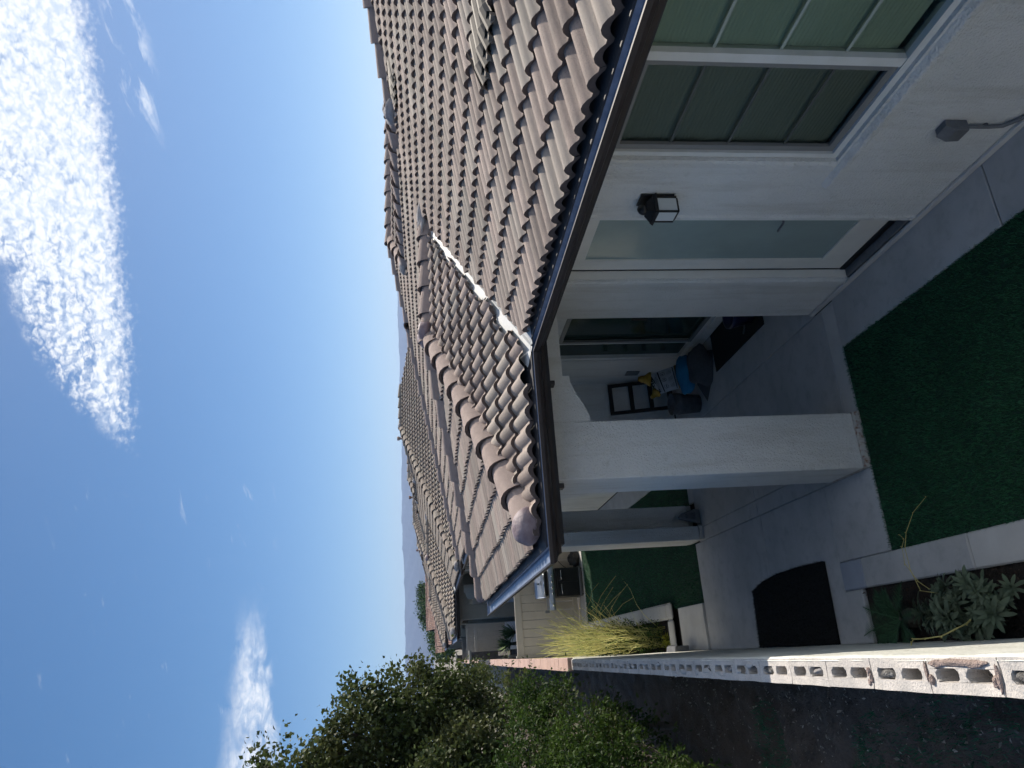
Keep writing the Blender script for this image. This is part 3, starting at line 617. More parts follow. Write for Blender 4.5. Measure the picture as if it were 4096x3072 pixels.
# planters
soil=structure(grid('planter_soil',-.11,.352,1,6.37,10,100,lambda X,Y:-.03+.02*vnoise(X,Y,12,9),MT['soil']))
structure(grid('planter_soil',-.11,.362,11.9,18.6,10,100,lambda X,Y:-.01+.02*vnoise(X,Y,12,10),MT['soil']))
k=empty('planter_kerb',(.48,4,-.1),'flat concrete kerb edging the planter bed beside the block wall','kerb')
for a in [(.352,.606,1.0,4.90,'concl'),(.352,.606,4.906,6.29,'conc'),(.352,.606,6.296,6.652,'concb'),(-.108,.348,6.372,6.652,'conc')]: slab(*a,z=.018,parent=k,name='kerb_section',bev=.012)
k=empty('planter_kerb',(.48,13,-.1),'raised pale concrete kerb around the tall yellow stems','kerb')
for a in [(.362,.612,11.905,13.3),(.362,.612,13.306,18.6),(-.105,.36,11.66,11.9),(.362,.612,11.66,11.9)]: slab(*a,m='concp',z=.10,parent=k,name='kerb_section',bev=.03)
tag(slab(-.105,.512,10.396,11.48,'concl',.035,None,'step_slab'),'single square concrete step slab by the block wall','slab')
# black turf mat with clipped corner
mb=MB(); pl=[(-.105,6.94),(.655,6.915),(.66,7.45),(.645,7.94),(.60,8.35),(.52,8.66),(-.10,8.72)]; mb.prism([(x,y,.004) for x,y in pl],(0,0,.016))
MT['matb']=mat('black_mat',(.011,.0125,.0125),.95); matr=mb.build('turf_mat',MT['matb']); tag(matr,'black turf mat with one clipped rounded corner by the block wall','mat')
nb=9000; pp=rng.uniform([-.1,6.93],[.66,8.72],(nb*2,2)); pp=pp[inpoly(pp,pl)][:nb]; n=len(pp); mb=MB()
ee=[]
for i in range(len(pl)):
    a=np.array(pl[i-1]);b=np.array(pl[i])
    for t in np.linspace(0,1,int(np.hypot(*(b-a))*260)): ee.append(a+(b-a)*t)
pp=np.concatenate([pp,ee]); n=len(pp)
a=rng.uniform(0,6.283,n); d=np.stack([np.cos(a),np.sin(a)],-1); V=np.zeros((n,3,3)); V[:,0,:2]=pp-d*.003; V[:,1,:2]=pp+d*.003; V[:,2,:2]=pp+rng.normal(0,.012,(n,2)); V[:,:2,2]=.018; V[:,2,2]=rng.uniform(.03,.05,n)
link('pile',npmesh('pile',V.reshape(-1,3),np.arange(3*n).reshape(-1,3)),MT['matb'],matr,None,'stuff')
# ---------------------------------------------------------------- the houses
H1=house(0.,True,'stucco_house','white stucco house with brown tiled patio roof nearest the camera',MT['stucco'],MT['tile'])
H2=house(22.,False,'olive_house','olive stucco house behind the tan fence, second in the row',MT['stuccog'],MT['tile2'],sl=.285)
H3=house(44.,False,'olive_house','third tiled house in the row, mostly hidden behind the second',MT['stuccog'],MT['tile2'],sl=.285)
# ---------------------------------------------------------------- block wall
BW=empty('block_wall',(-.18,6,0),'broken topped concrete block wall with open cells and pale render','wall')
XI,XO,WT=-.118,-.25,1.83
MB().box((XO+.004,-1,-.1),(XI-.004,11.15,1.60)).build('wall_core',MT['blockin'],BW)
def hnoise(p,s=37.):
    x,y,z=[v*s for v in p]; return (math.sin(x*1.7+y*2.3+1.1*z)+math.sin(y*3.1-x*1.3+2*z)+math.sin(z*2.7+x*2.1))/3
def cmu(y0,y1,cells):
    mb=MB(); z0,z1=1.604,WT; a,b=XO,XI; sh=.040
    mb.box((a,y0,z0),(a+sh+.004,y1,z1)); mb.box((b-sh,y0,z0),(b,y1,z1))
    l=y1-y0; e=.040; cl=(l-3*e)/2; ys=[y0,y0+e,y0+e+cl,y0+2*e+cl,y0+2*e+2*cl,y1]; xa,xb=a+sh+.004,b-sh
    for i in (0,2,4): mb.box((xa,ys[i],z0),(xb,ys[i+1],z1))
    c=.016
    for i in (1,3):
        for (px,sx) in ((xa,1),(xb,-1)):
            for (py,sy) in ((ys[i],1),(ys[i+1],-1)): mb.prism([(px,py,z0),(px+sx*c,py,z0),(px,py+sy*c,z0)],(0,0,z1-z0-.0005))
    me=mb.mesh('block'); bm=bmesh.new(); bm.from_mesh(me)
    bmesh.ops.subdivide_edges(bm,edges=[x for x in bm.edges if x.calc_length()>.05],cuts=3,use_grid_fill=True)
    for v in bm.verts:
        k=1.0 if v.co.z>WT-.03 else .5
        d=hnoise(v.co)*.0045*k+hnoise(v.co,110)*.0025*k
        v.co+=Vector((d*.8,hnoise(v.co,53)*.004,d if v.co.z>WT-.01 else 0))
    bmesh.ops.recalc_face_normals(bm,faces=bm.faces); bm.to_mesh(me); bm.free()
    off=rootloc(BW); me.transform(Matrix.Translation(-off)); link('block',me,MT['block'],BW)
    for i,st in zip((1,3),cells):
        if st=='o': continue
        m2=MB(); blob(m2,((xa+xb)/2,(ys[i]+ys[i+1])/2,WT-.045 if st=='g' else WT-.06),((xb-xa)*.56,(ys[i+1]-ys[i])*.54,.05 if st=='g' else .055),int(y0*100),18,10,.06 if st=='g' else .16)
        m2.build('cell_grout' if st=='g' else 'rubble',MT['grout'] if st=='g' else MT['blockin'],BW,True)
pat={-3:'oo',-2:'oo',-1:'og',0:'oo',1:'og',2:'oo',3:'ro',4:'og',5:'oo',6:'ro',7:'ro',8:'oo',9:'oo',10:'oo',11:'ro',12:'oo',13:'or',14:'oo',15:'oo',16:'go',17:'oo',18:'oo',19:'oo',20:'oo'}
for kk in range(-3,21):
    y=2.57+.4064*kk; cmu(y+.004,y+.4064-.004,pat[kk])
rg=np.random.default_rng(5)
for (yc,xx,sx,sy,sz) in [(2.58,-.19,.045,.010,.008),(2.60,-.20,.022,.014,.010),(2.955,-.20,.020,.013,.010),(2.98,-.17,.04,.007,.006),(3.40,-.175,.018,.010,.010),(3.39,-.20,.022,.008,.007),(3.41,-.22,.015,.009,.006),(2.78,-.136,.013,.16,.010),(2.69,-.140,.015,.05,.012),(2.90,-.139,.014,.045,.011)]:
    m2=MB(); blob(m2,(xx,yc,WT+.004),(sx,sy,sz),int(yc*1000),22,12,.16); m2.build('mortar_lump',MT['grime'],BW,True)
for kk in range(24):
    y=4.7+kk*.26+rg.uniform(-.1,.1); m2=MB(); blob(m2,(rg.uniform(-.235,-.135),y,WT),(rg.uniform(.012,.022),rg.uniform(.03,.09),rg.uniform(.004,.008)),kk,16,9,.3); m2.build('mortar_lump',MT['block'],BW,True)
# render coat on the yard side
def coat():
    ys=np.linspace(-1,11.2,245); zs=np.concatenate([np.linspace(0,1.7,18),[1.78,1.815,1.832]]); Y,Z=np.meshgrid(ys,zs)
    X=XI+.004+.006*vnoise(Y,Z,5,11)+.004*vnoise(Y,Z,14,12)+.05*np.exp(-Z/.08)*0; X[-1]=XI-.012; Z=Z+.006*(vnoise(Y,Z,8,13)-.5)*(Z>1.75)
    V=np.stack([X,Y,Z],-1).reshape(-1,3)-np.array(rootloc(BW)); nx=len(ys); i=np.arange(len(zs)-1)[:,None]*nx+np.arange(nx-1)[None]; F=np.stack([i,i+1,i+nx+1,i+nx],-1).reshape(-1,4)
    link('render_coat',npmesh('render_coat',V,F,True),MT['wcoat'],BW)
coat()
# capped part further on
CW=empty('capped_wall',(-.18,25,0),'block wall with pink cap stones running on past the broken part','wall')
MB().box((XO+.01,11.16,-.1),(XI-.01,19.2,1.80)).build('wall_core',MT['wcoat'],CW); MB().box((XO+.01,19.2,-.1),(XI-.01,100,1.80)).build('wall_core',MT['wallblk'],CW)
capm=MB(); capm.box((-.098,-.2015,-.03),(.085,.2015,.05)); cme=capm.mesh('cap_stone'); bm=bmesh.new(); bm.from_mesh(cme); bmesh.ops.bevel(bm,geom=bm.edges[:],offset=.006,segments=1,affect='EDGES'); bm.to_mesh(cme); bm.free(); cme.materials.append(MT['wcap'])
for kk in range(120):
    y=11.35+.4064*kk; o=link('cap_stone',cme,None,CW,Matrix.Translation((-.178+rg.normal(0,.002),y,1.832+rg.normal(0,.002)))@Matrix.Rotation(rg.normal(0,.006),4,'Z'))
# ---------------------------------------------------------------- fixtures on the near house
R1,PM,PF,PLp,MAIN1,PATIO1=H1
lp=MB(); lp.prism([(2.948,4.19,2.04),(2.948,4.33,2.04),(2.948,4.33,2.28),(2.948,4.19,2.28)],(-.012,0,0)); wl=lp.build('wall_lamp',MT['black'],R1,bevel=.004)
def frus(mb,c0,h0,z0,c1,h1,z1):
    v=[]
    for c,h,z in((c0,h0,z0),(c1,h1,z1)):
        v+=[(c[0]-h[0],c[1]-h[1],z),(c[0]+h[0],c[1]-h[1],z),(c[0]+h[0],c[1]+h[1],z),(c[0]-h[0],c[1]+h[1],z)]
    return mb.add(v,[(0,3,2,1),(4,5,6,7),(0,1,5,4),(1,2,6,5),(2,3,7,6),(3,0,4,7)])
lc=(2.865,4.26)
m=MB(); frus(m,lc,(.082,.088),2.175,lc,(.07,.075),2.20); frus(m,lc,(.066,.07),2.201,lc,(.035,.038),2.245); m.lathe((lc[0],lc[1],0),[(.04,2.246),(.042,2.262),(.03,2.285),(.012,2.297),(.0,2.30)],14); m.build('lamp_hood',MT['black'],wl,bevel=.003)
m=MB(); frus(m,lc,(.052,.056),2.018,lc,(.055,.06),2.03); m.build('lamp_base',MT['black'],wl)
for sx in(-1,1):
    for sy in(-1,1): MB().box((lc[0]+sx*.058-.006,lc[1]+sy*.063-.006,2.03),(lc[0]+sx*.058+.006,lc[1]+sy*.063+.006,2.175)).build('lamp_post',MT['black'],wl)
for sx in(-1,1): MB().box((lc[0]+sx*.056-.002,lc[1]-.056,2.034),(lc[0]+sx*.056+.002,lc[1]+.056,2.172)).build('lamp_pane',MT['lampg'],wl)
for sy in(-1,1): MB().box((lc[0]-.05,lc[1]+sy*.061-.002,2.034),(lc[0]+.05,lc[1]+sy*.061+.002,2.172)).build('lamp_pane',MT['lampg'],wl)
ob=MB(); ob.box((2.90,3.40,.40),(2.949,3.50,.55)); obx=ob.build('outlet_box',MT['greym'],R1,bevel=.005)
m=MB(); m.prism([(2.90,3.395,.395),(2.865,3.395,.41),(2.86,3.395,.50),(2.90,3.395,.56)],(0,.11,0)); m.build('box_cover',MT['greym'],obx,bevel=.006)
m=MB(); m.tube([(2.93,3.44,.40),(2.93,3.44,.22),(2.93,3.43,.14),(2.93,3.36,.07),(2.93,3.22,.02),(2.93,3.1,-.03)],.013,10); m.build('conduit',MT['greym'],obx,True)
m=MB(); m.tube([(2.945,3.44,.25),(2.93,3.44,.25)],.02,10); m.build('conduit_clamp',MT['greym'],obx,True)
# tan metal tile vent
MT['vent']=mat('tan_vent_metal',(.17,.145,.115),.7,(.14,.12,.095),9,1,spec=.4); MT['hole']=MT['dark']
def vent(x0,y0_,nb,parent):
    pw=.157; us=[];n=7
    o=PM.P(x0,y0_,0); U=PM.U; V=PM.V; Nn=PM.N
    def P(u,v,w): return o+U*u+V*v+Nn*w
    prof=[]
    for k in range(nb):
        for t in (0,.07,.21,.38,.55,.72,.85): prof.append(((k+t)*pw,.043*max(0,math.sin(math.pi*min(t/.85,1)))**.85))
    prof.append((nb*pw,0.))
    m=MB(); rows=[(0,.062),(.16,.075),(.17,.071),(.42,.04)]
    for (va,wa),(vb,wb_) in zip(rows[:-1],rows[1:]):
        for a,b in zip(prof[:-1],prof[1:]): m.quad(P(a[0],va,a[1]+wa),P(b[0],va,b[1]+wa),P(b[0],vb,b[1]+wb_),P(a[0],vb,a[1]+wb_))
    for a,b in zip(prof[:-1],prof[1:]): m.quad(P(a[0],0,a[1]+.062),P(a[0],.002,a[1]+.053),P(b[0],.002,b[1]+.053),P(b[0],0,b[1]+.062))
    vt=m.build('roof_vent',MT['vent'],parent,True,fix=False)
    m=MB(); m.quad(P(.0,.05,.035),P(nb*pw,.05,.035),P(nb*pw,.06,.10),P(0,.06,.10)); m.build('vent_dark_sheet',MT['dark'],vt,fix=False)  # near-black sheet paints the darkness under the hood
    for k in range(nb):
        m=MB(); m.add([P(k*pw+.10,.0,.04),P(k*pw+.16,.0,.04),P(k*pw+.16,.02,.085),P(k*pw+.10,.02,.085),P(k*pw+.10,.03,.04),P(k*pw+.16,.03,.04),P(k*pw+.16,.05,.085),P(k*pw+.10,.05,.085)],[(0,1,2,3),(4,5,6,7),(0,1,5,4),(3,2,6,7),(0,4,7,3),(1,5,6,2)]); m.build('vent_spacer',MT['vent'],vt)
    m=MB(); m.quad(P(-.004,.02,.035),P(-.10,.30,.03),P(-.02,.40,.11),P(-.0,.02,.10)); sc=m.build('vent_screen',MT['vent'],vt,fix=False)
    m=MB()
    for i in range(12):
        for j in range(4):
            t=(i+.5)/12; s=(j+.6+(i%2)*.3)/4.6; a=P(-.006,.03,.038).lerp(P(-.102,.30,.033),t); b=P(-.0,.03,.10).lerp(P(-.02,.40,.113),t); c=a.lerp(b,s)+(-U*.004+Nn*.002)
            d1=(V*.008); d2=(b-a).normalized()*.006
            m.add([c+d1*math.cos(q)+d2*math.sin(q) for q in [k*math.pi/4 for k in range(8)]],[tuple(range(8))])
    m.build('screen_holes',MT['dark'],sc,fix=False,kind='stuff')
vent(3.70,4.05,4,MAIN1)
vent(6.75,7.75,3,MAIN1)
# ---------------------------------------------------------------- grill
G=empty('gas_grill',(1.6,19.0,0),'stainless gas grill with black cabinet against the tan fence','grill')
MT['steel']=mat('stainless',(.55,.56,.58),.33,(.45,.46,.48),6,1,metal=.9,streak=(1,12,12)); MT['steelb']=mat('brushed_panel',(.45,.50,.58),.4,metal=.8); MT['chrome']=mat('chrome',(.75,.76,.78),.15,metal=1.)
yg0,yg1=18.68,19.22
MB().box((1.29,yg0+.06,.09),(1.985,yg1,.70)).build('cabinet',MT['black'],G,bevel=.008)
for xa,xb in((1.30,1.634),(1.64,1.975)):
    d=MB().box((xa,yg0+.035,.12),(xb,yg0+.058,.66)).build('cabinet_door',MT['black'],G,bevel=.006)
    xc=(xa+xb)/2; MB().tube([(xc-.11,yg0+.04,.555),(xc-.11,yg0+.01,.56),(xc+.11,yg0+.01,.56),(xc+.11,yg0+.04,.555)],.008,8).build('door_handle',MT['chrome'],d,True)
MB().box((1.27,yg0+.02,.05),(2.0,yg1,.10)).build('cart_base',MT['greym'],G,bevel=.005)
for xa in(1.32,1.95):
    for ya in(yg0+.08,yg1-.06): MB().lathe((xa-.012,ya,.028),[(0,0),(.026,0),(.026,.024),(0,.024)],12,'x').build('caster',MT['black'],G)
pn=MB().prism([(.97,yg0-.02,.755),(.97,yg0-.045,.80),(.97,yg0-.03,.885),(.97,yg0+.06,.895),(.97,yg0+.06,.755)],(1.28,0,0)).build('control_panel',MT['steelb'],G,bevel=.006)
for xk in(1.09,1.37,1.51,1.65,1.79,2.05): MB().lathe((xk,yg0-.075,.822),[(0,0),(.026,0),(.03,.012),(.03,.03),(.036,.034),(.036,.04)],16,'y').build('knob',MT['chrome'],pn,True)
MB().box((1.33,yg0+.05,.90),(1.93,yg1-.02,1.0)).build('firebox',MT['black'],G,bevel=.006)
m=MB(); seg=[(yg0+.02+.0,.985)]+[(yg0+.27-.25*math.cos(a),.985+.235*math.sin(a)) for a in np.linspace(.15,math.pi-.1,12)]+[(yg1-.01,.985)]
m.prism([(1.30,y,z) for y,z in seg],(.64,0,0)); lid=m.build('lid',MT['steel'],G,bevel=.004)
for xa in (1.275,1.94): MB().prism([(xa,y,z) for y,z in seg],(.022,0,0)).build('lid_end',MT['chrome'],lid)
MB().tube([(1.36,yg0+.02,1.02),(1.36,yg0-.05,1.02),(1.88,yg0-.05,1.02),(1.88,yg0+.02,1.02)],.014,10).build('lid_handle',MT['chrome'],lid,True)
MB().lathe((1.62,yg0+.045,1.16),[(0,0),(.03,0),(.03,-.01),(0,-.012)],16,'y').build('thermometer',MT['chrome'],lid)
MB().box((1.58,yg0+.004,1.075),(1.68,yg0+.012,1.095)).build('badge',MT['chrome'],lid)
for xa,xb in((.97,1.28),(1.97,2.25)): MB().box((xa,yg0+.03,.865),(xb,yg1-.04,.90)).build('side_shelf',MT['steel'],G,bevel=.008)
MB().box((.92,yg0+.1,.90),(.98,yg0+.2,1.0)).build('shelf_bracket',MT['greym'],G,bevel=.004)
MB().tube([(2.25,19.2,.55),(2.2,19.25,.5),(2.1,19.28,.4),(2.02,19.25,.3)],.009,6).build('gas_hose',MT['black'],G,True)
m=MB(); blob(m,(2.23,19.05,.12),(.2,.16,.15),31,26,16,.28); tag(m.build('grill_cover',MT['fascia'],None,True),'crumpled dark grey grill cover on the pale border by the fence','cover')
bpy.data.objects['grill_cover'].data.materials.clear(); bpy.data.objects['grill_cover'].data.materials.append(mat('grey_cloth_cover',(.10,.095,.09),.9,(.05,.048,.046),12,1,bump=1,bscale=18,bdist=.03))
# ---------------------------------------------------------------- vinyl fences
def fence(y,x0,x1,h,label,pitch=.208,base=0.):
    f=empty('vinyl_fence',((x0+x1)/2,y,base),label,'fence'); n=max(1,round((x1-x0)/pitch)); w=(x1-x0)/n
    for i in range(n): MB().box((x0+i*w+.004,y-.012+.0007*(i%3),base+.10),(x0+(i+1)*w-.004,y+.012,base+h-.09)).build('board',MT['fence'],f,bevel=.005,seg=1)
    MB().box((x0,y-.035,base+h-.17),(x1,y+.035,base+h)).build('top_rail',MT['fence'],f,bevel=.006); MB().box((x0,y-.035,base+.06),(x1,y+.035,base+.19)).build('bottom_rail',MT['fence'],f,bevel=.006)
    MB().box((x0-.0,y-.022,base+.12),(x1,y-.0125,base+h-.12)).v
    for xp in (x0-.06,x1+.001): MB().box((xp,y-.06,base),(xp+.06,y+.06,base+h+.03)).build('fence_post',MT['fence'],f,bevel=.006)
    return f
fence(19.42,-.03,2.88,1.70,'tan vinyl board fence behind the gas grill')
fence(40.6,.24,2.88,1.62,'tan vinyl fence beyond the second yard with spiky plants before it')
fence(48.5,-.05,2.88,1.72,'narrow tan vinyl fence third in the row of yards')
fence(56.,-.05,2.88,1.72,'farthest tan vinyl fence before the pink roofed houses')
def pillar(y,label):
    p=empty('wall_pillar',(-.03,y,0),label,'pillar'); MB().box((-.33,y-.2,0),(.27,y+.4,1.86)).build('shaft',MT['wallblk'],p); MB().box((-.42,y-.28,1.862),(.35,y+.48,1.98)).build('cap',MT['stuccog'],p,bevel=.01)
pillar(39.7,'grey capped block pillar nearer of the two on the boundary wall'); pillar(62.3,'grey capped block pillar farther of the two on the boundary wall')
m=MB(); lw=empty('retaining_wall',(.1,31,0),'low dark block retaining wall behind the spiky plants','wall')
for r_ in range(3):
    for i in range(40): 
        y=22.2+i*.41+(r_%2)*.2; MB().box((.02+.01*(r_%2),y,r_*.2),(.22,y+.395,r_*.2+.19)).build('block',MT['wallblk'],lw)
# second yard floor
structure(MB().box((-.1,19.6,-.1),(2.9,40.5,.004)).build('second_yard_paving',MT['concp']))
# ---------------------------------------------------------------- patio clutter
MT['bagw']=mat('white_sack',(.50,.53,.58),.55,(.42,.45,.5),14,1,bump=.5,bscale=24,bdist=.01); MT['bagy']=mat('yellow_sack',(.50,.29,.03),.45,(.38,.21,.02),12,1,bump=.8,bscale=26,bdist=.02,spec=.5)
MT['ink']=mat('black_print',(.012,.012,.014),.6); MT['bagb']=mat('blue_plastic',(.015,.21,.42),.55,(.01,.16,.33),8,1,bump=.6,bscale=20,bdist=.02); MT['blank']=mat('grey_blanket',(.10,.105,.12),.95,(.075,.08,.09),30,1,bump=1,bscale=160,bdist=.01)
S1=empty('soil_sack',(3.46,9.3,.3),'white and yellow printed sack propped on the blue bag in the patio','sack')
TLc,TRc,BRc,BLc=[Vector(p) for p in((3.25,9.30,.60),(3.56,9.34,.68),(3.66,9.28,.34),(3.29,9.19,.34))]
def pan(u,v,w=0.):
    p=(BLc.lerp(BRc,u)).lerp(TLc.lerp(TRc,u),v); nn=Vector((-.15,-1,.45)).normalized(); return p+nn*(w+.05*math.sin(math.pi*u)*math.sin(math.pi*min(1,v*.9+.05))+.006*math.sin(9*u+5*v))
m=MB(); n=12
P_=[[pan(i/n,j/n) for i in range(n+1)] for j in range(n+1)]; Q_=[[pan(i/n,j/n)+Vector((0.03,.14*math.sin(math.pi*(.1+.8*i/n))*math.sin(math.pi*(.1+.8*j/n))+.02,-.05)) for i in range(n+1)] for j in range(n+1)]
vs=[p for r in P_ for p in r]; fs=[(j*(n+1)+i,j*(n+1)+i+1,(j+1)*(n+1)+i+1,(j+1)*(n+1)+i) for j in range(n) for i in range(n)]; m.add(vs,fs); m.build('front_panel',MT['bagw'],S1,True,fix=False)
m=MB(); m.add([p for r in Q_ for p in r],fs)
edge=[(0,i) for i in range(n+1)]+[(j,n) for j in range(1,n+1)]+[(n,i) for i in range(n-1,-1,-1)]+[(j,0) for j in range(n-1,0,-1)]
k=len(edge); vv=[P_[j][i] for j,i in edge]+[Q_[j][i] for j,i in edge]; m.add(vv,[(a,(a+1)%k,k+(a+1)%k,k+a) for a in range(k)]); m.build('sack_body',MT['bagy'],S1,True,fix=False)
for u0,u1,tip,r0 in((0.0,.30,(3.215,9.35,.70),.07),(.62,1.0,(3.53,9.42,.83),.10)):
    a=pan((u0+u1)/2,.97)+Vector((.0,.05,0)); t=Vector(tip); m=MB(); pts=[a.lerp(t,s) for s in np.linspace(0,1,8)]; m.tube(pts,[r0*(1-.75*s)*(1+.15*math.sin(9*s)) for s in np.linspace(0,1,8)],10); m.build('sack_ear',MT['bagy'],S1,True)
def strip(u0,v0,u1,v1,name='printed_line',w=.004):
    m=MB(); k=8; m.add([pan(u0+(u1-u0)*i/k,v,w) for v in(v0,v1) for i in range(k+1)],[(i,i+1,k+2+i,k+1+i) for i in range(k)]); m.build(name,MT['ink'],S1,fix=False)
strip(.03,.05,.97,.085); strip(.03,.66,.97,.715)
for j in range(5): strip(.06,.78+.035*j,.9-.05*j,.79+.035*j)
for uc in(.22,.52,.80):
    for j in range(4): strip(uc-.09,.16+.05*j,uc+.09-.02*j,.172+.05*j)
    m=MB(); k=16; cc=[(uc+.085*math.cos(a)*f,.52+.10*math.sin(a)*f) for f in(1,.86) for a in[2*math.pi*i/k for i in range(k)]]; m.add([pan(u,v,.0045) for u,v in cc],[(i,(i+1)%k,k+(i+1)%k,k+i) for i in range(k)]); m.build('printed_ring',MT['ink'],S1,fix=False)
for i in range(3): strip(.475+.035*i,.47,.49+.035*i,.57)
strip(.17,.50,.27,.53); strip(.76,.49,.80,.56)
tc=bpy.data.curves.new('lettering','FONT'); tc.body='OMULC'; tc.size=.055; tc.extrude=.001; t_=bpy.data.objects.new('tmp',tc); COL.objects.link(t_); bpy.context.view_layer.update(); tme=bpy.data.meshes.new_from_object(t_); bpy.data.objects.remove(t_); to=link('lettering',tme,None,S1)
a=pan(.12,.90,.012); b=pan(.9,1.0,.012); d=(b-a).normalized(); up=(pan(.5,1,.0)-pan(.5,.6,0)).normalized(); nn=d.cross(up).normalized(); up=nn.cross(d)
Mx=Matrix(((d.x,up.x,nn.x,a.x),(d.y,up.y,nn.y,a.y),(d.z,up.z,nn.z,a.z),(0,0,0,1))); to.matrix_local=Matrix.Translation(-S1.location)@Mx; tme.materials.clear(); tme.materials.append(MT['vinyl'])
m=MB(); m.quad(a-up*.012-d*.02-nn*.003,a-up*.012+d*.27-nn*.003,a+up*.055+d*.27-nn*.003,a+up*.055-d*.02-nn*.003); m.build('lettering_band',MT['ink'],S1,fix=False)
m=MB(); blob(m,(3.46,9.10,.25),(.29,.13,.125),41,28,16,.10); tag(m.build('blue_bag',MT['bagb'],None,True),'bright blue plastic bag lying on the grey blanket in the patio','bag')
m=MB(); blob(m,(3.50,8.90,.09),(.27,.20,.19),42,30,18,.13); m.add([(3.05,9.08,.01),(3.3,8.78,.008),(3.62,8.62,.01),(3.75,9.0,.10),(3.4,9.15,.12)],[(0,1,2,3,4)]); tag(m.build('blanket',MT['blank'],None,True),'grey moving blanket slumped beside the sliding door','blanket')
BK=empty('bucket',(3.14,9.42,0),'dusty dark grey bucket next to the printed sack','bucket'); MT['bkt']=mat('dusty_bucket',(.075,.08,.09),.6,(.13,.135,.15),14,1)
m=MB(); m.lathe((3.14,9.42,.005),[(0,0),(.125,0),(.145,.27),(.152,.275),(.152,.30),(.147,.305),(.147,.385),(.155,.39),(.155,.40),(.14,.40),(.12,.02),(0,.02)],28); m.build('shell',MT['bkt'],BK,True)
m=MB(); m.tube([(3.14+.155*math.cos(a),9.42-.02-.14*math.sin(a)*.2,.36-.20*math.sin(a)) for a in np.linspace(0,math.pi,14)],.004,6); m.build('handle',MT['greym'],BK,True)
LS=empty('wooden_frame',(3.55,10.3,0),'dark slatted wooden frame leaning on the patio end wall','frame'); MT['wood']=mat('dark_wood',(.018,.016,.016),.6,(.03,.026,.024),8,1,streak=(1,1,6))
def lean(x,z): return (x,10.10+.27*z/1.05,z)
def bar(x0,z0,x1,z1,w,name,d=.04):
    a=Vector(lean(x0,z0));b=Vector(lean(x1,z1)); m=MB(); dd=(b-a).normalized(); sd=Vector((1,0,0)) if abs(dd.z)>.5 else Vector((0,.25,.97)); f=dd.cross(sd).normalized()*d/2; s_=sd*w/2
    m.add([a-s_-f,a+s_-f,b+s_-f,b-s_-f,a-s_+f,a+s_+f,b+s_+f,b-s_+f],[(0,3,2,1),(4,5,6,7),(0,1,5,4),(1,2,6,5),(2,3,7,6),(3,0,4,7)]); m.build(name,MT['wood'],LS,bevel=.004)
bar(3.77,.0,3.77,1.03,.05,'stile'); bar(3.33,.0,3.33,1.03,.05,'stile')
for z in(1.0,.70,.42,.15): bar(3.356,z,3.744,z,.065,'rung',.07)
DM=MB(); DM.box((3.30,7.15,.004),(3.82,8.62,.02)); tag(DM.build('doormat',MT['matb'],bevel=.005),'long black doormat before the sliding door','doormat')
PT=empty('flower_pot',(3.55,7.4,.02),'dark blue flower pot with a trailing plant on the doormat','pot'); MT['potb']=mat('blue_glaze',(.012,.014,.06),.3,spec=.5)
m=MB(); m.lathe((3.55,7.4,.02),[(0,0),(.11,0),(.16,.22),(.175,.24),(.175,.27),(.155,.27),(.14,.2),(0,.2)],24); m.build('pot',MT['potb'],PT,True)
m=MB(); m.tube([(3.62+.25*math.cos(a),7.75+.2*math.sin(a),.03) for a in np.linspace(-2.6,1.2,24)],.010,6); tag(m.build('garden_hose',mat('grey_hose',(.12,.12,.115),.5),None,True),'thin grey hose curled beside the dark blue pot','hose')
SB=MB(); SB.prism([(1.56,10.02,.0),(1.76,10.02,.0),(1.78,10.02,.06),(1.72,10.02,.26),(1.68,10.02,.31),(1.64,10.02,.30),(1.585,10.02,.08)],(0,.09,0)); o=SB.build('splash_block',MT['greym'],bevel=.02,seg=3); tag(o,'dark grey moulded splash block standing at the far patio column','splash block')
MB().prism([(1.615,10.005,.08),(1.725,10.005,.08),(1.705,10.005,.22),(1.645,10.005,.22)],(0,.014,0)).build('recess',MT['bkt'],o)
TB=MB(); TB.box((-.112,10.85,.15),(-.03,11.22,.33)); o=TB.build('control_box',MT['greym'],bevel=.01); tag(o,'small grey utility box on the wall above the step slab','box'); MB().prism([(-.112,10.83,.331),(-.015,10.83,.331),(-.04,10.83,.36),(-.112,10.83,.375)],(0,.41,0)).build('lid',MT['bkt'],o)
# ---------------------------------------------------------------- vegetation
def leafmat(name,c1,c2,tr=.35,rough=.6): return mat(name,c1,rough,c2,1.3,1,rnd=.42,island=True,trans=tr,spec=.18)
MT['lf_dark']=leafmat('dark_tree_leaves',(.055,.085,.022),(.10,.115,.045),.28)
MT['lf_hedge']=leafmat('hedge_leaves',(.027,.06,.012),(.062,.105,.02),.4)
MT['lf_far']=leafmat('far_leaves',(.035,.075,.03),(.06,.11,.05),.3)
MT['lf_sage']=mat('sage_leaves',(.085,.125,.08),.75,(.13,.165,.11),9,1,rnd=.15,trans=.2,island=True)
MT['lf_sago']=leafmat('cycad_leaves',(.028,.07,.032),(.04,.095,.045),.15)
MT['lf_agave']=leafmat('agave_leaves',(.16,.24,.10),(.22,.30,.13),.2)
MT['lf_ybush']=mat('yellow_stems',(.80,.73,.33),.6,(.42,.47,.16),3,1,rnd=.25,island=True,trans=.25)
MT['twig']=mat('dry_yellow_stem',(.50,.45,.16),.6,(.38,.32,.12),20,1)
MT['bark']=mat('grey_bark',(.13,.11,.09),.9,(.08,.07,.06),9,1,bump=.8,bscale=20,bdist=.03)
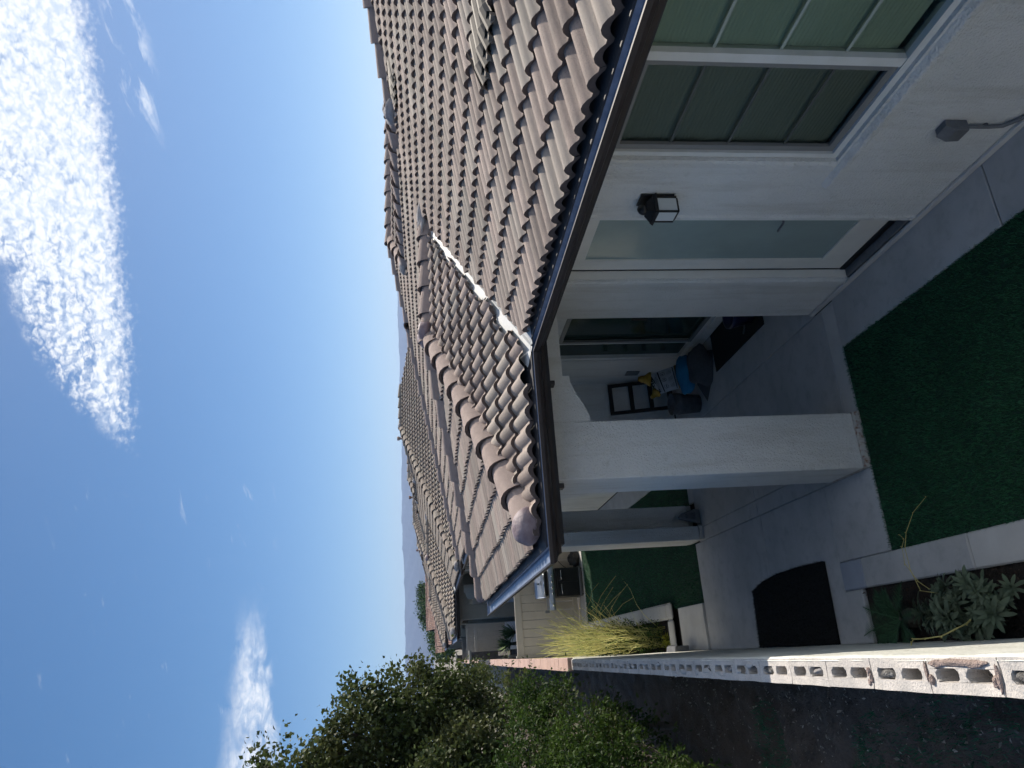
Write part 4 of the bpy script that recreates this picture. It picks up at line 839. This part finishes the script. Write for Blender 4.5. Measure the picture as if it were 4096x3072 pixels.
def leaves(pts,size,rg,up=.3,ratio=.5,fold=.18,dirs=None):
    """diamond leaves with a folded midrib: 4 triangles each"""
    n=len(pts); d=rg.normal(size=(n,3)); d[:,2]-=.25
    if dirs is not None: d=d*.7+dirs
    d/=np.linalg.norm(d,axis=1,keepdims=True)
    q=rg.normal(size=(n,3)); q[:,2]+=up*3; s=np.cross(d,q); s/=np.linalg.norm(s,axis=1,keepdims=True)+1e-9; nn=np.cross(s,d)
    L_=(size*rg.uniform(.6,1.25,n))[:,None]; w=L_*ratio*.5
    P0=pts; P1=pts+d*L_*.45+s*w+nn*fold*w; P2=pts+d*L_-nn*L_*.12; P3=pts+d*L_*.45-s*w+nn*fold*w; P4=pts+d*L_*.5
    V=np.stack([P0,P1,P2,P3,P4],1).reshape(-1,3); i=np.arange(n)[:,None]*5
    F=np.concatenate([i+np.array([[0,1,4]]),i+np.array([[1,2,4]]),i+np.array([[2,3,4]]),i+np.array([[3,0,4]])],0)
    return V,F
def crown(name,blobs,nclump,per,lsize,crad,m,parent,seed,ratio=.55,up=.3):
    rg=np.random.default_rng(seed); c=np.array([b[:3] for b in blobs]); r=np.array([b[3] for b in blobs]); w=r**2/ (r**2).sum()
    idx=rg.choice(len(blobs),nclump,p=w); d=rg.normal(size=(nclump,3)); d/=np.linalg.norm(d,axis=1,keepdims=True); rad=r[idx]*rg.uniform(.25,1.,nclump)**.4
    cl=c[idx]+d*rad[:,None]*np.array([1,1,.9]); cs=crad*rg.uniform(.6,1.4,nclump)
    pts=np.repeat(cl,per,0)+rg.normal(size=(nclump*per,3))*np.repeat(cs,per)[:,None]*np.array([1,1,.75])
    dirs=np.repeat(d,per,0)*.6; V,F=leaves(pts,lsize,rg,up,ratio,dirs=dirs)
    off=np.array(rootloc(parent)); o=link(name,npmesh(name,V-off,F),m,parent); return cl
def limbs(parent,base,tops,r0,rg,m,name='trunk'):
    m_=MB(); b=Vector(base)
    fork=b+Vector((0,0,(max(t[2] for t in tops)-b.z)*.3))
    m_.tube([b,b.lerp(fork,.5)+Vector((.05,.03,0)),fork],[r0,r0*.85,r0*.7],8)
    for t in tops:
        t=Vector(t); pts=[fork.lerp(t,s)+Vector((rg.normal(0,.08),rg.normal(0,.08),math.sin(s*math.pi)*.15)) for s in np.linspace(0,1,6)]; m_.tube(pts,[r0*.6*(1-.85*s) for s in np.linspace(0,1,6)],6)
    return m_.build(name,m,parent,True,fix=False)
def tree(name,label,cat,base,blobs,n,per,ls,cr,m,seed,r0=.12,ratio=.55,ntop=9,group=None):
    t=empty(name,base,label,cat,group); rg=np.random.default_rng(seed)
    cl=crown('crown',blobs,n,per,ls,cr,m,t,seed,ratio); k=rg.choice(len(cl),ntop,replace=False)
    limbs(t,base,[tuple(cl[i]) for i in k],r0,rg,MT['bark']); return t
tree('sycamore_tree','large dark green tree rising above the wall at the left','tree',(-2.6,14.,0),
 [(-1.75,13.4,4.6,.75),(-2.2,13.,5.3,.9),(-1.25,13.4,4.0,.62),(-.75,14.2,3.55,.5),(-.9,13.3,4.35,.36),(-1.0,12.7,4.85,.42),(-.98,12.6,5.22,.3),(-1.55,12.2,5.5,.45),(-1.75,12.1,5.95,.42),(-.38,13.,5.12,.16),(-.55,12.9,5.0,.2),(-.60,14.4,3.2,.42),(-1.5,12.2,3.3,.6),(-1.02,12.5,5.45,.16),(-1.28,11.7,6.15,.15),(-2.6,12.,4.2,1.1),(-2.9,12.,5.6,.9),(-1.9,11.6,3.7,.7),(-.35,14.6,3.75,.22),(-1.05,11.6,5.85,.1),(-.5,13.2,4.65,.3),(-.4,13.6,4.1,.32),(-.2,13.8,4.45,.12),(-.8,12.9,4.2,.5)],
 860,78,.078,.15,MT['lf_dark'],3,.18,.75,24)
tree('hedge_shrub','bright green leafy shrub spilling over the boundary wall','shrub',(-1.5,9.8,0),
 [(-.75,10.8,2.55,.36),(-1.3,9.7,2.55,.6),(-1.05,9.3,2.15,.46),(-1.6,9.,2.15,.62),(-1.4,8.6,1.75,.48),(-1.7,8.1,1.6,.55),(-.52,11.1,2.35,.26),(-1.9,9.6,2.8,.6),(-.62,10.1,2.2,.28),(-2.2,8.6,1.9,.7),(-1.2,9.9,1.6,.6),(-1.7,8.6,1.2,.6),(-1.5,10.4,2.0,.6)],
 620,60,.058,.07,MT['lf_hedge'],5,.06,.42,12)
tree('dark_shrub','dark shrub in the shade low behind the bright green one','shrub',(-1.2,12.2,0),[(-1.1,12.,1.6,.7),(-.9,13.,2.2,.6),(-1.5,11.5,1.0,.8),(-.75,14.5,2.6,.5),(-2.2,12.,2.3,.9),(-3,11.5,2.0,1.2),(-1.6,14,2.4,.9),(-.8,17,2.8,.6),(-1.4,19,2.9,1.),(-2.4,10.6,2.6,.9),(-1.0,23,2.6,1.)],420,50,.085,.15,MT['lf_dark'],8,.06,.6,6)
# far trees over the roofs
for i,(x,y,z,r,lab) in enumerate([(9.0,112,4.6,1.5,'small round tree over the pink roofs nearest the mountains'),(6.4,108,4.3,1.9,'tree crown over the middle of the pink roofs'),(2.7,104,3.6,2.3,'dark tree beside the left end of the pink roofs'),(1.2,98,2.6,1.8,'low dark tree between the pink roofs and the big tree')]):
    rg=np.random.default_rng(60+i); bl=[(x+rg.normal(0,r*.45),y+rg.normal(0,r*.5),z-.3+rg.normal(0,r*.28),r*.55) for _ in range(6)]
    tree('background_tree',lab,'tree',(x,y,0),bl,130,34,.30,.34,MT['lf_far'],70+i,.2,.6,5,'trees beyond the far houses')
PAL=empty('palm_tree',(21.,110.,0),'lone palm tuft above the far tiled roofs','palm tree')
m=MB(); m.tube([(21,110,0),(21,110,3),(21.05,110,5.1)],[.22,.2,.17],8); m.build('trunk',MT['bark'],PAL,True)
m=MB(); rg=np.random.default_rng(9)
for i in range(26):
    a=rg.uniform(0,6.28); e=rg.uniform(-.5,1.2); L_=rg.uniform(.7,1.1); p0=Vector((21.05,110,5.1)); d=Vector((math.cos(a)*math.cos(e),math.sin(a)*math.cos(e),math.sin(e))); s=d.cross(Vector((0,0,1))).normalized()*.09
    m.add([p0-s*.3,p0+d*L_*.5+s,p0+d*L_-Vector((0,0,.25)),p0+d*L_*.5-s],[(0,1,2,3)])
m.build('fronds',MT['lf_far'],PAL,fix=False)
# sage-like shrub in the near planter
SG=empty('sage_shrub',(.12,4.85,0),'grey green broad leaved shrub in the near planter bed','shrub')
def rosette(seed,nl=19):
    rg=np.random.default_rng(seed); V=[];F=[]
    for i in range(nl):
        a=i*2.4+rg.normal(0,.2); e=1.15-1.25*i/nl+rg.normal(0,.12); L_=.055+.055*i/nl*rg.uniform(.8,1.25); w=L_*.125
        d=np.array([math.cos(a)*math.cos(e),math.sin(a)*math.cos(e),math.sin(e)]); s=np.array([-math.sin(a),math.cos(a),0]); nn=np.cross(d,s); nn*= np.sign(nn[2]+1e-6)
        b=len(V); p=[]
        for t,ww,dr in((0,.15,0),(.3,.8,.0),(.62,1.,-.03),(.86,.6,-.10),(1.,.02,-.18)):
            c=d*L_*t+np.array([0,0,1])*L_*dr; p+= [c+s*w*ww+nn*w*.25*ww, c, c-s*w*ww+nn*w*.25*ww]
        V+=p
        for k in range(4):
            for q in(0,1): F.append((b+3*k+q,b+3*k+q+1,b+3*k+4+q,b+3*k+3+q))
    return npmesh('leaf_rosette',np.array(V),np.array(F),True)
ros=[rosette(s) for s in range(5)]
for r_ in ros: r_.materials.append(MT['lf_sage'])
rg=np.random.default_rng(21); stems=MB(); tips=[]
for i in range(52):
    a=rg.uniform(0,6.28); rr=math.sqrt(rg.uniform(0,1)); x=.10+.19*rr*math.cos(a)*1.0; y=4.82+.42*rr*math.sin(a); z=.16+.26*(1-rr*rr)+rg.normal(0,.045)
    x=max(x,-.06); sc=rg.uniform(.7,1.5)
    tilt=Vector(((x-.10)*2.2+rg.normal(0,.25),(y-4.82)*1.8+rg.normal(0,.25),.8)).normalized(); q=tilt.to_track_quat('Z','Y').to_matrix().to_4x4()
    link('leaf_rosette',ros[i%5],None,SG,Matrix.Translation((x,y,z))@q@Matrix.Rotation(rg.uniform(0,6.28),4,'Z')@Matrix.Diagonal((sc,sc,sc,1)))
    stems.tube([(.10+(x-.1)*.15,4.82+(y-4.82)*.15,-.02),(.10+(x-.1)*.6,4.82+(y-4.82)*.6,z*.5),(x,y,z)],[.007,.005,.004],5)
stems.build('stems',MT['lf_sage'],SG,True,kind='stuff',fix=False)
def twig(pts,r,name,label):
    m=MB(); m.tube(pts,[r*(1-.5*i/len(pts)) for i in range(len(pts))],6); rg=np.random.default_rng(len(pts))
    for p in pts[1:]:
        m.tube([p,(p[0]+rg.normal(0,.005),p[1]+rg.normal(0,.005),p[2]+.007)],[r*.8,r*.9],5)
    o=m.build(name,MT['twig'],None,True,fix=False); tag(o,label,'twig')
twig([(.02,4.55,.42),(0.0,4.32,.62),(-.03,4.27,.75),(-.06,4.36,.77),(-.07,4.52,.77),(-.07,4.66,.76),(-.09,4.70,.75),(-.115,4.72,.75)],.0055,'dry_twig','yellow knobbly stem reaching from the sage shrub to the wall')
twig([(.20,4.95,.25),(.23,4.85,.5),(.37,4.86,.53),(.52,4.86,.53),(.62,4.82,.52),(.74,4.72,.5),(.82,4.59,.47)],.0028,'dry_twig','long thin pale twig arching from the planter over the turf')
twig([(.24,4.90,.40),(.29,4.85,.5),(.42,4.92,.52),(.53,4.89,.53),(.58,4.86,.52),(.62,4.93,.5)],.0024,'dry_twig','short thin pale twig forking beside the long one')
# cycad in the near planter
CY=empty('sago_palm',(.07,5.75,0),'dark sago palm with stiff fronds in the shaded planter','palm')
m=MB(); m.lathe((.07,5.75,-.03),[(.07,0),(.08,.06),(.05,.14),(0,.15)],12); m.build('trunk',MT['bark'],CY,True)
def frond(a,L_,e,seed):
    rg=np.random.default_rng(seed); V=[];F=[]; o=Vector((.07,5.75,.10)); pts=[]
    for i in range(13):
        t=i/12; ee=e-1.1*t*t; pts.append(o+Vector((math.cos(a)*math.cos(e)*L_*t,math.sin(a)*math.cos(e)*L_*t,L_*(math.sin(e)*t-.35*t*t))))
    for i in range(1,26):
        t=i/26*12; k=int(t); p=pts[k].lerp(pts[min(12,k+1)],t-k); d=(pts[min(12,k+1)]-pts[k]).normalized(); s=d.cross(Vector((0,0,1))).normalized(); ln=.105*math.sin(math.pi*min(.97,.12+i/28))
        for sg in(-1,1):
            tip=p+(s*sg*.85+d*.55+Vector((0,0,.15))).normalized()*ln; b=len(V); V+=[p-d*.006,p+d*.006,tip]; F.append((b,b+1,b+2))
    m=MB(); m.add(V,F); m.tube(pts,[.005]*6+[.003]*7,5); m.build('frond',MT['lf_sago'],CY,fix=False)
for i in range(15): 
    rg=np.random.default_rng(200+i); a=i*2.399; frond(a,rg.uniform(.40,.54)*(1 if abs(math.cos(a))<.6 else .7),rg.uniform(.35,.95),300+i)
# tall yellow stems
YB=empty('yellow_broom',(.1,13.8,0),'tall bush of thin yellow green stems in the far planter','bush')
rg=np.random.default_rng(33); n=330; segs=7
bx=rg.uniform(-.06,.30,n); by=rg.uniform(12.3,16.8,n); hgt=rg.uniform(.9,1.75,n)*np.where(by<12.9,.75,1); az_=rg.uniform(0,6.28,n); ln=np.abs(rg.normal(0,.42,n))+.05
t=np.linspace(0,1,segs)[None,:]; wob=rg.normal(0,.02,(n,segs,2)); wob[:,0]=0
X=bx[:,None]+(np.cos(az_)*.7+.35)[:,None]*ln[:,None]*t**1.8; Yy=by[:,None]+(np.sin(az_)-.25)[:,None]*ln[:,None]*1.1*t**1.8; Z=hgt[:,None]*(t-.10*t**3*(ln[:,None]>.35))
P=np.stack([X+wob[...,0],Yy+wob[...,1],Z+.02],-1); P[...,0]=np.maximum(P[...,0],-.10)
w=.0085*(1-.6*t)[...,None]; s1=np.array([1,.25,0.]); s2=np.array([0,1.,.2])
a_=P+s1*w; b_=P-s1*w*.6+s2*w*.9; c_=P-s1*w*.6-s2*w*.9
V=np.stack([a_,b_,c_],2).reshape(-1,3); base=(np.arange(n)[:,None,None]*segs+np.arange(segs-1)[None,:,None])*3; j=np.arange(3)[None,None,:]
F=np.stack([base+j,base+(j+1)%3,base+3+(j+1)%3,base+3+j],-1).reshape(-1,4)
link('stems',npmesh('stems',V-np.array(YB.location),F,True),MT['lf_ybush'],YB,None,'stuff')
pts=P[:,3:,:].reshape(-1,3); pts=pts[rg.random(len(pts))<.5]; pts=pts+rg.normal(0,.02,pts.shape); V,F=leaves(pts,.034,rg,.3,.3); link('buds',npmesh('buds',V-np.array(YB.location),F),MT['lf_ybush'],YB,None,'stuff')
for i in range(7):
    a=rg.uniform(-1.2,.3); L_=rg.uniform(.6,1.2); p0=(.25,rg.uniform(12.3,15.5),rg.uniform(.4,1.0)); m=MB(); m.tube([(p0[0]+L_*s*math.cos(a)*.9,p0[1]+L_*s*math.sin(a),p0[2]+.25*s-.55*s*s+rg.normal(0,.015)) for s in np.linspace(0,1,7)],.0035,5); m.build('long_stem',MT['twig'],YB,True,fix=False)
GS=empty('low_shrub',(.16,12.4,0),'low dark green shrub at the foot of the yellow stems','shrub')
crown('foliage',[(.12,12.7,.28,.2),(.2,13.2,.35,.2),(.15,12.35,.2,.16),(.2,13.8,.5,.22),(.15,14.6,.6,.25),(.15,15.5,.6,.25),(.1,13.3,.6,.2)],190,26,.05,.06,MT['lf_hedge'],GS,12,.4)
YF=empty('fern',(.02,12.15,0),'small yellow green fern at the near end of the far planter','fern'); MT['lf_y']=leafmat('yellow_fern',(.30,.30,.03),(.22,.26,.04),.35)
m=MB()
for i in range(60):
    a=rg.uniform(0,6.28); L_=rg.uniform(.12,.26); d=Vector((math.cos(a)*.8,math.sin(a)*.8,rg.uniform(.2,.9))); s=d.cross(Vector((0,0,1))).normalized()*.012; p=Vector((.05,12.15,.02)); m.add([p-s*.3,p+d*L_*.5+s,p+d*L_-Vector((0,0,.05)),p+d*L_*.5-s],[(0,1,2,3)])
m.build('fronds',MT['lf_y'],YF,kind='stuff',fix=False)
for k_,(ax,ay,lab) in enumerate([(.45,32.4,'spiky green agave left of its twin beyond the fence'),(.85,30.6,'darker spiky agave right beside the pale post beyond the fence')]):
    AG=empty('agave',(ax,ay,0),lab,'agave','agaves in the second yard'); m=MB()
    for i in range(54):
        a=i*2.4; e=1.35-1.4*i/54; L_=rg.uniform(.55,.75); d=Vector((math.cos(a)*math.cos(e),math.sin(a)*math.cos(e),math.sin(e))); s=Vector((-math.sin(a),math.cos(a),0))*.05; p=Vector((ax,ay,.55)); m.add([p-s*.5,p+d*L_*.4-s,p+d*L_*.4+s,p+s*.5,p+d*L_],[(0,1,2,3),(1,4,2)])
    m.build('leaves',MT['lf_agave'],AG,kind='stuff',fix=False); m=MB(); m.tube([(ax,ay,0),(ax,ay,.6)],[.09,.06],8); m.build('stem',MT['bark'],AG,True)
# litter on the bank
rg=np.random.default_rng(77); n=5200; x=-.27-rg.exponential(.9,n); y=rg.uniform(1.5,12,n); z=zd(x,y)+.012; pts=np.stack([x,y,z],-1); V,F=leaves(pts,.04*rg.choice([.4,.55,.75,1.2],len(pts)),rg,2.5,.5)
MT['litter']=mat('leaf_litter',(.15,.12,.09),.9,(.34,.30,.25),9,1,rnd=.6,island=True)
tag(link('leaf_litter',npmesh('leaf_litter',V,F),MT['litter']),'dry leaf litter scattered on the shaded dirt bank','litter',kind='stuff')
n=34000; x=-.27-rg.uniform(0,1,n)**.7*2.2; y=rg.uniform(1.6,9,n); msk=(vnoise(x,y,.8,31)>.47)|(y<3.1); x,y=x[msk],y[msk]; n=len(x); z=zd(x,y)-.003; a=rg.uniform(0,6.28,n); w=.004; h=rg.uniform(.02,.075,n)
V=np.stack([np.stack([x-np.cos(a)*w,y-np.sin(a)*w,z],-1),np.stack([x+np.cos(a)*w,y+np.sin(a)*w,z],-1),np.stack([x+rg.normal(0,.025,n),y+rg.normal(0,.025,n),z+h],-1)],1).reshape(-1,3)
tag(link('weeds',npmesh('weeds',V,np.arange(3*n).reshape(-1,3)),MT['turf']),'patchy short weeds on the bank beyond the wall','weeds',kind='stuff')
# mulch in the near planter
n=2600; pts=np.stack([rng.uniform(-.10,.345,n),rng.uniform(2,6.35,n),rng.uniform(-.03,.0,n)],-1); V,F=leaves(pts,.035,rng,2.5,.3); MT['mulch']=mat('mulch',(.035,.022,.016),.9,(.06,.04,.03),9,1,rnd=.5,island=True)
tag(link('bark_mulch',npmesh('bark_mulch',V,F),MT['mulch']),'dark bark mulch in the near planter bed','mulch',kind='stuff')
# ---------------------------------------------------------------- far roofs
def gable(x0,x1,ye,yr,ze,zr,label,xg=None):
    g=empty('pink_roofed_house',((x0+x1)/2,ye+1,0),label,'house','pink roofed houses at the far end')
    sl=(zr-ze)/(yr-ye); p=Plane((x0,ye,ze),(0,1),sl); f,c=lay(p,[(x0,ye),(x1,ye),(x1,yr),(x0,yr)],1.); 
    MB().quad((x0,ye,ze-.02),(x1,ye,ze-.02),(x1,yr,zr-.02),(x0,yr,zr-.02)).build('roof',MT['deck'],g,fix=False)
    MB().quad((x0,yr,zr-.02),(x1,yr,zr-.02),(x1,2*yr-ye,ze-.02),(x0,2*yr-ye,ze-.02)).build('roof',MT['deck'],g,fix=False)
    join_inst('roof_tiles',TV,TF,f,c,MT['tilepink'],g); join_inst('ridge_tiles',CV,CFc,caps((x0,yr,zr),(x1,yr,zr),.05),[],MT['tilepink'],g)
    w=MB(); w.prism([(x0+.4,ye+.4,0),(x0+.4,2*yr-ye-.4,0),(x0+.4,2*yr-ye-.4,ze-.05),(x0+.4,yr,zr-.12),(x0+.4,ye+.4,ze-.05)],(x1-x0-.8,0,0)); w.build('wall',MT['stuccog'],g)
    sweep([(x1,ye),(x0,ye)][::-1],[(-.02,ze),(.1,ze),(.1,ze-.1)]).build('gutter',MT['gut'],g,fix=False)
gable(2.9,12.,72.,80.,2.1,4.26,'pink tiled house with the higher roof at the end of the row'); gable(1.25,9.,70.,75.6,2.05,3.42,'pink tiled house with the lower roof at the end of the row'); gable(.75,6.,84.,88.,2.5,3.35,'small pink tiled house farthest left at the end of the row')
for (x,y,z,h) in ((8.9,30.2,4.55,.42),(8.0,38.,4.25,.48),(7.5,54.,4.2,.5)):
    hs=H2[0] if y<44 else H3[0]; m=MB(); m.tube([(x,y,z-.2),(x,y,z+h)],.055,10); p_=m.build('vent_pipe',MT['tilepink'],hs,True); m=MB(); m.tube([(x,y,z+h),(x,y,z+h+.1)],.085,10); m.build('pipe_cap',MT['tilepink'],p_,True)
# ---------------------------------------------------------------- mountains and air
def ridge(name,dist,h0,amp,seed,m):
    a=np.radians(np.linspace(-70,110,361)); rg=np.random.default_rng(seed); prof=np.zeros_like(a)
    for k in range(1,9): prof+=rg.normal()/k**1.0*np.sin(a*k*4.3+rg.uniform(0,6.28))
    for k in (23,40,63,97,140,210,300): prof+=2.2/k**.55*rg.normal()*np.sin(a*k+rg.uniform(0,6.28))
    H_=h0+amp*prof; V=[];rows=10
    for j in range(rows+1):
        s=j/rows; r=dist+1100*s; jit=1+.10*np.sin(a*170+j*1.7)+.07*np.sin(a*310+j*3.1)
        z=H_*np.minimum(1,s**.8*np.where(s<1,jit,1)); V.append(np.stack([np.sin(a)*r,np.cos(a)*r,z-1],-1))
    V=np.array(V); nx=len(a); i=np.arange(rows)[:,None]*nx+np.arange(nx-1)[None]; F=np.stack([i,i+1,i+nx+1,i+nx],-1).reshape(-1,4)
    structure(link(name,npmesh(name,V.reshape(-1,3),F,True),m))
ridge('hills',3300,70,5,4,MT['hill']); ridge('mountains',4300,192,7,11,MT['hill'])
hz=MB().box((-8000,-8000,-2.),(8000,8000,232.)); hm=bpy.data.materials.new('haze_air'); hm.use_nodes=True; ht=hm.node_tree; ht.nodes.clear(); ho=ht.nodes.new('ShaderNodeOutputMaterial'); hv=ht.nodes.new('ShaderNodeVolumePrincipled')
hv.inputs['Color'].default_value=(.46,.64,1,1); hv.inputs['Density'].default_value=HAZE_D; hv.inputs['Anisotropy'].default_value=.3; ht.links.new(hv.outputs[0],ho.inputs['Volume'])
hzo=hz.build('haze',hm); tag(hzo,'pale blue haze filling the air toward the mountains','haze',kind='stuff')
